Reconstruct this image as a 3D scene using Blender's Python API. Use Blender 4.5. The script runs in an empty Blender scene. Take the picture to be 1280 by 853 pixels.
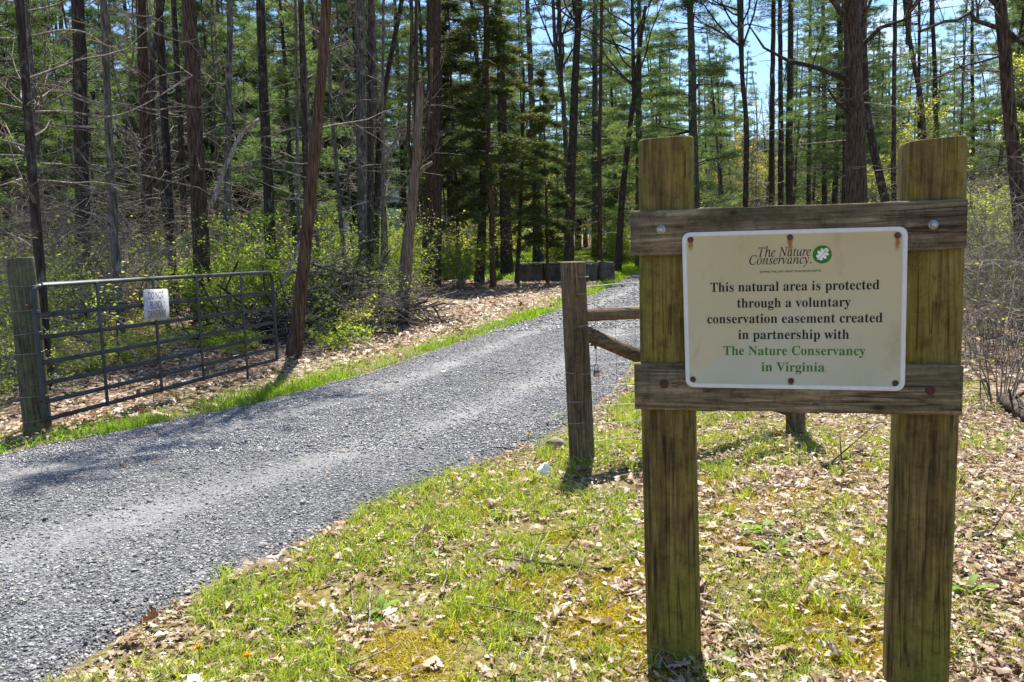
import bpy, math, random
import numpy as np
from mathutils import Vector, Matrix
R = math.radians
rng = np.random.RandomState(7)
random.seed(7)
scene = bpy.context.scene
col = scene.collection

# ------------------------------------------------------------ camera, sky, sun, exposure
PITCH, ROLL, CAM_H, FPX = R(6.7), R(1.85), 1.5, 1050.0
_r0 = np.array([1, 0, 0.]); _u0 = np.array([0, math.sin(PITCH), math.cos(PITCH)])
CF = np.array([0, math.cos(PITCH), -math.sin(PITCH)])
CR = math.cos(ROLL) * _r0 - math.sin(ROLL) * _u0
CU = math.cos(ROLL) * _u0 + math.sin(ROLL) * _r0
cam_d = bpy.data.cameras.new('camera'); cam = bpy.data.objects.new('camera', cam_d); col.objects.link(cam)
cam_d.sensor_width = 36; cam_d.lens = 36 * FPX / 1280; cam_d.clip_end = 3000; cam_d.clip_start = .05
M = Matrix(((CR[0], CU[0], -CF[0], 0), (CR[1], CU[1], -CF[1], 0), (CR[2], CU[2], -CF[2], CAM_H), (0, 0, 0, 1)))
cam.matrix_world = M
scene.camera = cam

SUN_EL, SUN_AZ = R(62), R(7)
world = bpy.data.worlds.new('World'); scene.world = world; world.use_nodes = True
wt = world.node_tree; bg = wt.nodes['Background']
sky = wt.nodes.new('ShaderNodeTexSky'); sky.sky_type = 'NISHITA'; sky.sun_disc = False
sky.sun_elevation = SUN_EL; sky.sun_rotation = SUN_AZ; sky.air_density = 1.0; sky.dust_density = .6; sky.ozone_density = 1.6
tc = wt.nodes.new('ShaderNodeTexCoord'); mp = wt.nodes.new('ShaderNodeMapping'); mp.inputs['Scale'].default_value = (1, 1, 2.4)
mp.inputs['Location'].default_value = (.6, .1, .3)
nz = wt.nodes.new('ShaderNodeTexNoise'); nz.inputs['Scale'].default_value = 3.2; nz.inputs['Detail'].default_value = 7; nz.inputs['Roughness'].default_value = .6
rp = wt.nodes.new('ShaderNodeValToRGB'); rp.color_ramp.elements[0].position = .54; rp.color_ramp.elements[1].position = .74
mx = wt.nodes.new('ShaderNodeMixRGB'); mx.inputs['Color2'].default_value = (7.5, 8.0, 8.8, 1)
wt.links.new(tc.outputs['Generated'], mp.inputs['Vector']); wt.links.new(mp.outputs[0], nz.inputs['Vector'])
wt.links.new(nz.outputs['Fac'], rp.inputs[0]); wt.links.new(rp.outputs[0], mx.inputs['Fac'])
tn = wt.nodes.new('ShaderNodeMixRGB'); tn.blend_type = 'MULTIPLY'; tn.inputs[0].default_value = 1; tn.inputs[2].default_value = (.78, .93, 1.12, 1)
wt.links.new(sky.outputs[0], tn.inputs[1]); wt.links.new(tn.outputs[0], mx.inputs['Color1']); wt.links.new(mx.outputs[0], bg.inputs['Color'])
bg.inputs['Strength'].default_value = .085
sun_d = bpy.data.lights.new('sun', 'SUN'); sun = bpy.data.objects.new('sun', sun_d); col.objects.link(sun)
sun_d.energy = 5.0; sun_d.angle = R(.53); sun_d.color = (1, .95, .87)
sdir = Vector((math.sin(SUN_AZ) * math.cos(SUN_EL), math.cos(SUN_AZ) * math.cos(SUN_EL), math.sin(SUN_EL)))
sun.rotation_euler = sdir.to_track_quat('Z', 'Y').to_euler(); sun.location = (0, 0, 40)
vs = scene.view_settings; vs.view_transform = 'Standard'; vs.look = 'None'; vs.gamma = 1; vs.exposure = 1.3
scene.cycles.max_bounces = 8; scene.cycles.transmission_bounces = 5; scene.cycles.transparent_max_bounces = 8
scene.cycles.use_denoising = True
scene.cycles.sample_clamp_indirect = 6

def ray(px, py):
    return CF * FPX + CR * (px - 640) - CU * (py - 426.5)
def at(px, py, depth):
    """world point seen at photo pixel (px, py) at distance depth along +Y"""
    d = ray(px, py); return np.array([0, 0, CAM_H]) + d * (depth / d[1])
def gnd(px, py):
    d = ray(px, py); return np.array([0, 0, CAM_H]) + d * (-CAM_H / d[2])

# ------------------------------------------------------------ mesh helpers
class MB:
    """collects vertices and faces, links them as ONE mesh object"""
    def __init__(s): s.v = []; s.q = []; s.t = []; s.n = 0; s.qm = []; s.tm = []; s.tint = []; s.ng = []
    def add(s, v, q=None, t=None, m=0, tint=None):
        v = np.asarray(v, float).reshape(-1, 3)
        if q is not None and len(q): q = np.asarray(q, int).reshape(-1, 4); s.q.append(q + s.n); s.qm.append(np.full(len(q), m))
        if t is not None and len(t): t = np.asarray(t, int).reshape(-1, 3); s.t.append(t + s.n); s.tm.append(np.full(len(t), m))
        s.v.append(v); s.tint.append(np.zeros(len(v)) if tint is None else np.broadcast_to(tint, len(v)))
        s.n += len(v); return s
    def ngon(s, v, m=0):
        v = np.asarray(v, float).reshape(-1, 3); s.ng.append((np.arange(len(v)) + s.n, m)); s.v.append(v); s.tint.append(np.zeros(len(v))); s.n += len(v)
    def box(s, c, d, m=0, rot=None):
        v = np.array([[x, y, z] for x in (-.5, .5) for y in (-.5, .5) for z in (-.5, .5)]) * np.array(d)
        if rot is not None: v = v @ np.array(rot).T
        return s.add(v + np.array(c), q=[[0, 1, 3, 2], [4, 6, 7, 5], [0, 4, 5, 1], [2, 3, 7, 6], [0, 2, 6, 4], [1, 5, 7, 3]], m=m)
    def tube(s, pts, rad, sides=6, m=0, cap=False, rough=0, tint=None):
        P = np.asarray(pts, float); n = len(P); rad = np.broadcast_to(np.asarray(rad, float), n)
        T = np.gradient(P, axis=0); T /= np.linalg.norm(T, axis=1)[:, None] + 1e-12
        ref = np.array([0, 0, 1.]) if abs(T[0][2]) < .8 else np.array([1., 0, 0])
        U = np.cross(T, ref); U /= np.linalg.norm(U, axis=1)[:, None] + 1e-12; W = np.cross(T, U)
        a = np.arange(sides) * 2 * np.pi / sides
        rr = rad[:, None] * np.ones(sides)
        if rough: rr = rr * (1 + rough * rng.uniform(-1, 1, (n, sides)))
        V = P[:, None] + rr[..., None] * (np.cos(a)[None, :, None] * U[:, None] + np.sin(a)[None, :, None] * W[:, None])
        i = np.arange(n - 1)[:, None] * sides; j = np.arange(sides)[None]; k = (j + 1) % sides
        Q = np.stack([i + j, i + k, i + sides + k, i + sides + j], -1).reshape(-1, 4)
        base = s.n; s.add(V.reshape(-1, 3), q=Q[:, ::-1], m=m, tint=tint)
        if cap:
            s.ng.append((base + np.arange(sides), m)); s.ng.append((base + (n - 1) * sides + np.arange(sides)[::-1], m))
        return s
    def mesh(s, name, mats, smooth=False):
        me = bpy.data.meshes.new(name)
        V = np.concatenate(s.v) if s.v else np.zeros((0, 3))
        Q = np.concatenate(s.q) if s.q else np.zeros((0, 4), int); T = np.concatenate(s.t) if s.t else np.zeros((0, 3), int)
        loops = np.concatenate([Q.ravel(), T.ravel()] + [g for g, _ in s.ng]).astype(np.int32)
        tot = np.concatenate([np.full(len(Q), 4), np.full(len(T), 3)] + [[len(g)] for g, _ in s.ng]).astype(np.int32)
        st = np.concatenate([[0], np.cumsum(tot)[:-1]]).astype(np.int32)
        mi = np.concatenate(s.qm + s.tm + [[m] for _, m in s.ng]).astype(np.int32)
        me.vertices.add(len(V)); me.loops.add(len(loops)); me.polygons.add(len(tot))
        me.vertices.foreach_set('co', V.astype(np.float32).ravel()); me.loops.foreach_set('vertex_index', loops)
        me.polygons.foreach_set('loop_start', st); me.polygons.foreach_set('material_index', mi)
        if smooth: me.polygons.foreach_set('use_smooth', np.ones(len(tot), bool))
        tt = np.concatenate(s.tint)
        if tt.any():
            at_ = me.attributes.new('tint', 'FLOAT', 'POINT'); at_.data.foreach_set('value', tt.astype(np.float32))
        for m in (mats if isinstance(mats, (list, tuple)) else [mats]): me.materials.append(m)
        me.update(calc_edges=True); me.validate(); return me
    def build(s, name, mats, parent=None, smooth=False, loc=None):
        o = bpy.data.objects.new(name, s.mesh(name, mats, smooth)); col.objects.link(o)
        if parent: o.parent = parent
        if loc is not None: o.location = loc
        return o

def tag(o, label=None, cat=None, group=None, kind=None):
    if label: o['label'] = label
    if cat: o['category'] = cat
    if group: o['group'] = group
    if kind: o['kind'] = kind
    return o
def empty(name, loc, rz=0):
    o = bpy.data.objects.new(name, None); col.objects.link(o); o.location = loc; o.rotation_euler = (0, 0, rz); o.empty_display_size = .1
    return o
def put(mesh, name, parent=None, loc=(0, 0, 0), rz=0, sc=1):
    o = bpy.data.objects.new(name, mesh); col.objects.link(o); o.location = loc; o.rotation_euler = (0, 0, rz)
    o.scale = (sc, sc, sc) if np.isscalar(sc) else sc
    if parent: o.parent = parent
    return o
def copy_tree(o, parent=None):
    c = o.copy(); col.objects.link(c); c.parent = parent
    for ch in list(o.children): copy_tree(ch, c)
    return c
def bevel(o, w, seg=2):
    m = o.modifiers.new('bevel', 'BEVEL'); m.width = w; m.segments = seg; m.limit_method = 'ANGLE'; return o

# value noise for placing things
_lat = np.random.RandomState(3).rand(64, 64)
def vnoise(x, y, s):
    x = np.asarray(x) * s + 1000; y = np.asarray(y) * s + 1000
    i = np.floor(x).astype(int); j = np.floor(y).astype(int); fx = x - i; fy = y - j
    fx = fx * fx * (3 - 2 * fx); fy = fy * fy * (3 - 2 * fy)
    g = lambda a, b: _lat[a % 64, b % 64]
    return (g(i, j) * (1 - fx) + g(i + 1, j) * fx) * (1 - fy) + (g(i, j + 1) * (1 - fx) + g(i + 1, j + 1) * fx) * fy

# ------------------------------------------------------------ materials
def mat(name):
    m = bpy.data.materials.new(name); m.use_nodes = True; nt = m.node_tree; return m, nt, nt.nodes['Principled BSDF']
def N(nt, t, **k):
    n = nt.nodes.new(t)
    for a, b in k.items():
        if a in n.inputs: n.inputs[a].default_value = b
        else: setattr(n, a, b)
    return n
def ramp(nt, stops, fac=None):
    r = nt.nodes.new('ShaderNodeValToRGB'); e = r.color_ramp.elements
    while len(e) < len(stops): e.new(.5)
    for x, (p, c) in zip(e, stops): x.position = p; x.color = tuple(c) + (1,)
    if fac is not None: nt.links.new(fac, r.inputs[0])
    return r
def noise(nt, scale, detail=4, rough=.55, vec=None, stretch=None, coord='Object'):
    n = N(nt, 'ShaderNodeTexNoise', Scale=scale, Detail=detail, Roughness=rough)
    if vec is None:
        vec = nt.nodes.new('ShaderNodeTexCoord').outputs[coord]
    if stretch:
        mpn = N(nt, 'ShaderNodeMapping'); mpn.inputs['Scale'].default_value = stretch; nt.links.new(vec, mpn.inputs[0]); vec = mpn.outputs[0]
    nt.links.new(vec, n.inputs['Vector']); return n
def bump(nt, b, h, strength=.5, dist=.01):
    bn = N(nt, 'ShaderNodeBump', Strength=strength, Distance=dist); nt.links.new(h, bn.inputs['Height']); nt.links.new(bn.outputs[0], b.inputs['Normal'])
def mixc(nt, a, b, f, mode='MIX'):
    m = N(nt, 'ShaderNodeMixRGB', blend_type=mode)
    for s, v in ((1, a), (2, b), (0, f)):
        if isinstance(v, (int, float)): m.inputs[s].default_value = v
        elif isinstance(v, tuple): m.inputs[s].default_value = v + (1,)
        else: nt.links.new(v, m.inputs[s])
    return m.outputs[0]
def math_n(nt, op, a, b=0.):
    m = N(nt, 'ShaderNodeMath', operation=op)
    for s, v in ((0, a), (1, b)):
        if isinstance(v, (int, float)): m.inputs[s].default_value = v
        else: nt.links.new(v, m.inputs[s])
    return m.outputs[0]
def plain(name, c, rough=.6, metal=0, var=.25, scale=30):
    m, nt, b = mat(name); n = noise(nt, scale)
    r = ramp(nt, [(.3, tuple(x * (1 - var) for x in c)), (.7, tuple(min(1, x * (1 + var)) for x in c))], n.outputs['Fac'])
    nt.links.new(r.outputs[0], b.inputs['Base Color']); b.inputs['Roughness'].default_value = rough; b.inputs['Metallic'].default_value = metal
    return m
def bark(name, stops, stretch=(9, 9, 1.6), lichen=None, dist=.02):
    m, nt, b = mat(name); n = noise(nt, 3.2, 8, .65, stretch=stretch); n2 = noise(nt, 1.2, 3)
    r = ramp(nt, stops, n.outputs['Fac']); c = r.outputs[0]
    oi = nt.nodes.new('ShaderNodeObjectInfo')
    v = ramp(nt, [(0, (.75, .75, .75)), (1, (1.25, 1.2, 1.15))], oi.outputs['Random'])
    c = mixc(nt, c, v.outputs[0], 1., 'MULTIPLY')
    if lichen:
        f = ramp(nt, [(.55, (0, 0, 0)), (.68, (.8, .8, .8))], noise(nt, 7, 5).outputs['Fac']); c = mixc(nt, c, lichen, f.outputs[0])
    nt.links.new(c, b.inputs['Base Color']); b.inputs['Roughness'].default_value = .9; b.inputs['Specular IOR Level'].default_value = .2
    vr = N(nt, 'ShaderNodeTexVoronoi', Scale=4.); mpv = N(nt, 'ShaderNodeMapping'); mpv.inputs['Scale'].default_value = (stretch[0], stretch[1], stretch[2] * .8); nt.links.new(nt.nodes.new('ShaderNodeTexCoord').outputs['Object'], mpv.inputs[0]); nt.links.new(mpv.outputs[0], vr.inputs[0])
    c = mixc(nt, c, ramp(nt, [(.0, (1.2, 1.2, 1.2)), (.45, (.95, .95, .95)), (.8, (.45, .43, .42))], vr.outputs['Distance']).outputs[0], 1., 'MULTIPLY'); nt.links.new(c, b.inputs['Base Color'])
    bump(nt, b, math_n(nt, 'SUBTRACT', n.outputs['Fac'], vr.outputs['Distance']), 1., dist * 1.5); return m
def foliage(name, c1, c2, trans=.45, rough=.6, attr=True):
    m, nt, b = mat(name); oi = nt.nodes.new('ShaderNodeObjectInfo'); n = noise(nt, .9, 3)
    f = math_n(nt, 'ADD', math_n(nt, 'MULTIPLY', n.outputs['Fac'], .7), math_n(nt, 'MULTIPLY', oi.outputs['Random'], .3))
    if attr:
        a = N(nt, 'ShaderNodeAttribute', attribute_name='tint'); f = math_n(nt, 'ADD', math_n(nt, 'MULTIPLY', f, .55), math_n(nt, 'MULTIPLY', a.outputs['Fac'], .45))
    r = ramp(nt, [(.2, c1), (.75, c2)], f)
    nt.links.new(r.outputs[0], b.inputs['Base Color']); b.inputs['Roughness'].default_value = rough; b.inputs['Specular IOR Level'].default_value = .3
    tr = N(nt, 'ShaderNodeBsdfTranslucent'); tcol = mixc(nt, r.outputs[0], (1.5, 1.35, .6), 1., 'MULTIPLY'); nt.links.new(tcol, tr.inputs['Color'])
    mxs = N(nt, 'ShaderNodeMixShader'); mxs.inputs[0].default_value = trans
    nt.links.new(b.outputs[0], mxs.inputs[1]); nt.links.new(tr.outputs[0], mxs.inputs[2])
    nt.links.new(mxs.outputs[0], nt.nodes['Material Output'].inputs['Surface']); return m
def wood(name, stops, axis, moss=None, moss_amt=(.5, .7), cracks=True, blotch=None):
    """weathered timber, grain along object axis 0/1/2"""
    m, nt, b = mat(name)
    st = [60, 60, 60]; st[axis] = 3.2
    n = noise(nt, 1.6, 9, .62, stretch=tuple(st)); c = ramp(nt, stops, n.outputs['Fac']).outputs[0]
    st2 = [4, 4, 4]; st2[axis] = 1.1
    nb = noise(nt, 1.5, 5, .6, stretch=tuple(st2))
    c = mixc(nt, c, ramp(nt, [(.35, (.5, .5, .48)), (.62, (1.15, 1.12, 1.1))], nb.outputs['Fac']).outputs[0], 1., 'MULTIPLY')
    if moss:
        st3 = [5, 5, 5]; st3[axis] = 1.5
        nm = noise(nt, 1.1, 6, .62, stretch=tuple(st3)); f = ramp(nt, [(moss_amt[0], (0, 0, 0)), (moss_amt[1], (.85, .85, .85))], nm.outputs['Fac'])
        c = mixc(nt, c, moss, f.outputs[0])
    c = mixc(nt, c, ramp(nt, [(.34, (.62, .58, .55)), (.5, (1, 1, 1)), (.68, (1.18, 1.2, 1.15))], noise(nt, 26, 6, .75).outputs['Fac']).outputs[0], 1., 'MULTIPLY')
    if blotch:
        nk = noise(nt, 5, 6, .7); f = ramp(nt, [(.56, (0, 0, 0)), (.66, (.8, .8, .8))], nk.outputs['Fac']); c = mixc(nt, c, blotch, f.outputs[0])
    h = n.outputs['Fac']
    if cracks:
        st4 = [40, 40, 40]; st4[axis] = 1.5
        nc = noise(nt, .55, 2, .5, stretch=tuple(st4)); sel = noise(nt, 2.3, 2); wdt = math_n(nt, 'MULTIPLY', math_n(nt, 'ABSOLUTE', math_n(nt, 'SUBTRACT', nc.outputs['Fac'], .5)), math_n(nt, 'ADD', .35, math_n(nt, 'MULTIPLY', math_n(nt, 'GREATER_THAN', sel.outputs['Fac'], .52), 4.)))
        cr = ramp(nt, [(.001, (.35, .31, .28)), (.006, (1, 1, 1))], wdt)
        kn = N(nt, 'ShaderNodeTexVoronoi', Scale=1.); kst = [9, 9, 9]; kst[axis] = 4.; mk = N(nt, 'ShaderNodeMapping'); mk.inputs['Scale'].default_value = kst; nt.links.new(nt.nodes.new('ShaderNodeTexCoord').outputs['Object'], mk.inputs[0]); nt.links.new(mk.outputs[0], kn.inputs[0])
        c = mixc(nt, c, ramp(nt, [(.05, (.4, .32, .24)), (.075, (.75, .68, .6)), (.11, (1, 1, 1))], kn.outputs['Distance']).outputs[0], 1., 'MULTIPLY')
        c = mixc(nt, c, cr.outputs[0], 1., 'MULTIPLY'); h = math_n(nt, 'ADD', h, math_n(nt, 'MULTIPLY', cr.outputs[0], .8))
    nt.links.new(c, b.inputs['Base Color']); b.inputs['Roughness'].default_value = .85; b.inputs['Specular IOR Level'].default_value = .25
    bump(nt, b, h, .8, .006); return m

MAT = {}
MAT['bark_dark'] = bark('dark pine bark', [(.3, (.018, .014, .011)), (.5, (.06, .048, .038)), (.72, (.13, .105, .085))], lichen=(.16, .16, .13))
MAT['bark_brown'] = bark('brown pine bark', [(.3, (.025, .018, .012)), (.5, (.085, .058, .04)), (.72, (.19, .135, .095))])
MAT['bark_red'] = bark('reddish bark', [(.3, (.05, .028, .017)), (.5, (.145, .084, .052)), (.75, (.29, .185, .12))], stretch=(12, 12, 1))
MAT['bark_grey'] = bark('grey bark', [(.3, (.05, .045, .038)), (.5, (.13, .118, .10)), (.72, (.26, .24, .21))], lichen=(.3, .31, .27))
MAT['twig'] = bark('pale dry twig', [(.3, (.12, .10, .08)), (.5, (.24, .21, .17)), (.7, (.40, .36, .30))], dist=.004)
MAT['twig_dark'] = bark('dark twig', [(.3, (.03, .025, .02)), (.5, (.075, .06, .048)), (.7, (.15, .125, .10))], dist=.004)
MAT['snag'] = bark('weathered snag wood', [(.3, (.07, .045, .03)), (.5, (.20, .145, .10)), (.7, (.38, .31, .24))], stretch=(14, 14, .7))
MAT['needle'] = foliage('pine needles', (.025, .06, .022), (.10, .17, .055), .45)
MAT['needle_blue'] = foliage('white pine needles', (.045, .10, .045), (.165, .25, .11), .48)
MAT['cedar'] = foliage('cedar sprays', (.024, .045, .014), (.15, .18, .055), .42)
MAT['leaf'] = foliage('spring leaves', (.13, .23, .025), (.32, .43, .06), .55)
MAT['leaf_pale'] = foliage('young pale leaves', (.20, .26, .06), (.42, .46, .12), .55)
MAT['leaf_yellow'] = foliage('yellow spring buds', (.28, .26, .05), (.48, .42, .08), .5)
MAT['grass'] = foliage('grass', (.12, .21, .02), (.40, .48, .07), .45)
MAT['lush'] = foliage('lush grass', (.10, .21, .02), (.24, .38, .04), .5)
MAT['straw'] = foliage('dry grass', (.32, .25, .14), (.62, .52, .32), .3)
MAT['moss'] = foliage('yellow moss', (.29, .235, .01), (.54, .44, .022), .3)
# ------------------------------------------------------------ ground, road, hills
LP = np.array([[-14, -3], [-8.5, 1.5], [-5.6, 4.7], [-3.95, 6.4], [-2.7, 7.98], [-1.75, 10.06], [-.75, 13.14], [.87, 17.87], [3.03, 26.1], [5.27, 36.3], [9, 42], [16, 47], [30, 52]])
RP = np.array([[-7, -3], [-3.2, .3], [-1.75, 2.4], [-1.46, 3.5], [-1.1, 4.16], [-.71, 4.94], [-.25, 5.62], [.29, 6.38], [.88, 7.78], [1.58, 10.33], [3.07, 15.23], [6.2, 26], [9, 34], [13, 38], [20, 41.5], [30, 44]])
def road_lr(y):
    y = np.asarray(y, float); return np.interp(y, LP[:, 1], LP[:, 0]), np.interp(y, RP[:, 1], RP[:, 0])
def road_d(x, y):
    """distance outside the gravel (negative on it), and side (-1 left, +1 right)"""
    l, r = road_lr(y); x = np.asarray(x); k = .72
    dl = (l - x) * k; dr = (x - r) * k; d = np.maximum(dl, dr)
    far = (np.asarray(y) > 50) | (np.asarray(y) < -3); d = np.where(far, 20, d)
    return d, np.where(dl > dr, -1, 1)
def gz(x, y):
    x = np.asarray(x, float); y = np.asarray(y, float); d, s = road_d(x, y)
    off = np.clip(d / .3, -1, 1)
    z = .045 * (vnoise(x, y, .9) - .5) * np.clip(d, 0, 1) + .02 * (vnoise(x, y, 3.1) - .5) * np.clip(off, 0, 1)
    z = z + np.where(off < 0, .07 * off, 0)
    bank = np.where(s < 0, np.clip((d - 1.2) * .03, 0, 1.2), np.clip((d - 6) * .015, 0, 1.0))
    z = z - .06 * np.clip((x - .8) / .5, 0, 1) * np.clip((3.6 - y) / .8, 0, 1)
    z = z + bank * np.clip((y - 3) / 6, 0, 1) * (np.abs(x) < 200)
    return z + np.clip((y - 55) * .012, 0, 3)
def axis_pts(a, b, c, lo, hi, n0, n1):
    m = np.linspace(a, b, n0); g = np.geomspace(1, hi - b + 1, n1)[1:] - 1 + b; h = a + 1 - np.geomspace(1, a - lo + 1, n1)[1:]
    return np.concatenate([h[::-1], m, g])
X = axis_pts(-9, 9, 0, -1500, 1500, 200, 60); Y = axis_pts(-1, 22, 0, -300, 2200, 210, 70)
GX, GY = np.meshgrid(X, Y, indexing='ij'); GZ = gz(GX, GY)
gd, gs = road_d(GX, GY)
grassy = np.where(gs < 0, np.exp(-np.clip(gd, 0, 9) * 2.2), np.exp(-np.clip(gd - .3, 0, 9) * .55)) * (.35 + 1.1 * vnoise(GX, GY, .8))
grassy = np.where((GY > 38) & (np.abs(GX - 4) < 16) & (GY < 60), .9, grassy)
b = MB(); nx, ny = GX.shape; ii = np.arange(nx - 1)[:, None] * ny + np.arange(ny - 1)[None]
b.add(np.stack([GX, GY, GZ], -1), q=np.stack([ii, ii + ny, ii + ny + 1, ii + 1], -1), tint=np.clip(grassy, .001, 1).ravel())
m, nt, bs = mat('forest floor')
tco = nt.nodes.new('ShaderNodeTexCoord').outputs['Object']
v = N(nt, 'ShaderNodeTexVoronoi', Scale=16.); nt.links.new(tco, v.inputs['Vector'])
wn = noise(nt, 11, 4, vec=tco); vv = nt.nodes.new('ShaderNodeSeparateColor'); nt.links.new(v.outputs['Color'], vv.inputs[0])
lit = ramp(nt, [(.0, (.12, .075, .042)), (.35, (.25, .17, .105)), (.65, (.38, .29, .20)), (1, (.54, .46, .36))], vv.outputs[0]).outputs[0]
lit = mixc(nt, lit, ramp(nt, [(.35, (.35, .3, .25)), (.6, (1, 1, 1))], noise(nt, 35, 5, vec=tco).outputs['Fac']).outputs[0], 1., 'MULTIPLY')
gr = ramp(nt, [(.3, (.06, .052, .016)), (.48, (.165, .14, .042)), (.7, (.32, .255, .13))], noise(nt, 26, 6, .7, vec=tco).outputs['Fac']).outputs[0]
a = N(nt, 'ShaderNodeAttribute', attribute_name='tint')
f = math_n(nt, 'ADD', math_n(nt, 'MULTIPLY', a.outputs['Fac'], 1.2), math_n(nt, 'SUBTRACT', noise(nt, 5, 5, .7, vec=tco).outputs['Fac'], .72))
c = mixc(nt, lit, gr, ramp(nt, [(.1, (0, 0, 0)), (.45, (1, 1, 1))], f).outputs[0])
nt.links.new(c, bs.inputs['Base Color']); bs.inputs['Roughness'].default_value = .95; bs.inputs['Specular IOR Level'].default_value = .1
bump(nt, bs, math_n(nt, 'ADD', v.outputs['Distance'], noise(nt, 60, 4, vec=tco).outputs['Fac']), .9, .03)
tag(b.build('ground', m, smooth=True), kind='structure')

# gravel drive
yy = np.concatenate([np.linspace(-2.9, 14, 240), np.linspace(14.2, 50, 110)]); uu = np.linspace(0, 1, 40)
l, r = road_lr(yy); ed = .28
U = np.broadcast_to(uu, (len(yy), 40)); Yg = np.broadcast_to(yy[:, None], U.shape)
Xg = (l - ed)[:, None] + ((r + ed) - (l - ed))[:, None] * U
dd, _ = road_d(Xg, Yg)
track = np.exp(-((U - .30) / .07) ** 2) + np.exp(-((U - .70) / .07) ** 2)
Zg = .012 + .035 * np.clip(-dd / 1.2, 0, 1) - .03 * track * np.clip(-dd, 0, 1) + .014 * (vnoise(Xg, Yg, 4) - .5) + np.where(dd > -.1, -(dd + .1) * .28, 0)
Zg = np.where(dd > 0, Zg - .02 * (vnoise(Xg, Yg, 7)), Zg)
def road_z(x, y):
    d, _ = road_d(x, y); lx, rx = road_lr(y); u = (x - lx + ed) / (rx - lx + 2 * ed)
    t = np.exp(-((u - .30) / .07) ** 2) + np.exp(-((u - .70) / .07) ** 2)
    return .012 + .035 * np.clip(-d / 1.2, 0, 1) - .03 * t * np.clip(-d, 0, 1) + .014 * (vnoise(x, y, 4) - .5) + np.where(d > -.1, -(d + .1) * .28, 0), t
b = MB(); k = 40; ii = np.arange(len(yy) - 1)[:, None] * k + np.arange(k - 1)[None]
b.add(np.stack([Xg, Yg, Zg], -1), q=np.stack([ii, ii + 1, ii + k + 1, ii + k], -1), tint=np.clip(track, .001, 1).ravel())
m, nt, bs = mat('crushed gravel'); tco = nt.nodes.new('ShaderNodeTexCoord').outputs['Object']
v = N(nt, 'ShaderNodeTexVoronoi', Scale=62.); nt.links.new(tco, v.inputs['Vector']); sp = nt.nodes.new('ShaderNodeSeparateColor'); nt.links.new(v.outputs['Color'], sp.inputs[0])
st = ramp(nt, [(0, (.05, .051, .055)), (.5, (.13, .13, .133)), (.85, (.23, .228, .224)), (1, (.38, .37, .36))], sp.outputs[0]).outputs[0]
st = mixc(nt, st, ramp(nt, [(.0, (1, 1, 1)), (.5, (.6, .6, .6)), (.8, (.25, .25, .25))], v.outputs['Distance']).outputs[0], .6, 'MULTIPLY')
dust = ramp(nt, [(.3, (.19, .188, .184)), (.7, (.29, .286, .278))], noise(nt, 30, 6, .7, vec=tco).outputs['Fac']).outputs[0]
a = N(nt, 'ShaderNodeAttribute', attribute_name='tint')
f = math_n(nt, 'MULTIPLY', a.outputs['Fac'], ramp(nt, [(.25, (.3, .3, .3)), (.7, (.85, .85, .85))], noise(nt, 1.3, 5, .6, vec=tco).outputs['Fac']).outputs[0])
c = mixc(nt, st, dust, f)
c = mixc(nt, c, ramp(nt, [(.35, (.78, .79, .83)), (.65, (1.15, 1.14, 1.12))], noise(nt, .9, 4, vec=tco).outputs['Fac']).outputs[0], 1., 'MULTIPLY')
nt.links.new(c, bs.inputs['Base Color']); bs.inputs['Roughness'].default_value = .85; bs.inputs['Specular IOR Level'].default_value = .3
bump(nt, bs, math_n(nt, 'SUBTRACT', noise(nt, 90, 3, vec=tco).outputs['Fac'], v.outputs['Distance']), .9, .012)
tag(b.build('gravel_road', m, smooth=True), kind='structure')

# loose stones on the drive
def stones(n, ymin, ymax, size, spill):
    y = ymin + (ymax - ymin) * rng.rand(n) ** 1.5; l, r = road_lr(y); u = rng.rand(n)
    x = l - spill + (r - l + 2 * spill) * u; d, _ = road_d(x, y); z, t = road_z(x, y)
    keep = (rng.rand(n) < 1 - .65 * np.clip(t, 0, 1) * (vnoise(x, y, 2.) > .25)) & ((d < 0) | (rng.rand(n) < np.exp(-np.clip(d, 0, 9) * 9)))
    x, y, z, d = x[keep], y[keep], z[keep], d[keep]; z = np.where(d > 0, gz(x, y), z)
    return x, y, z, size * np.exp(rng.normal(0, .3, len(x)))
oct_v = np.array([[1, 0, 0], [-1, 0, 0], [0, 1, 0], [0, -1, 0], [0, 0, 1], [0, 0, -1.]])
oct_f = np.array([[0, 2, 4], [2, 1, 4], [1, 3, 4], [3, 0, 4], [2, 0, 5], [1, 2, 5], [3, 1, 5], [0, 3, 5]])
def rand_rot(n, tilt=1.):
    a = rng.uniform(0, 2 * np.pi, n); bx = rng.normal(0, tilt, n); cx = rng.normal(0, tilt, n)
    ca, sa, cb, sb, cc, sc_ = np.cos(a), np.sin(a), np.cos(bx), np.sin(bx), np.cos(cx), np.sin(cx); o = np.zeros(n); i = o + 1
    Z = np.stack([ca, -sa, o, sa, ca, o, o, o, i], 1).reshape(-1, 3, 3); Xm = np.stack([i, o, o, o, cb, -sb, o, sb, cb], 1).reshape(-1, 3, 3)
    Ym = np.stack([cc, o, sc_, o, i, o, -sc_, o, cc], 1).reshape(-1, 3, 3)
    return Z @ Xm @ Ym
b = MB()
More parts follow.
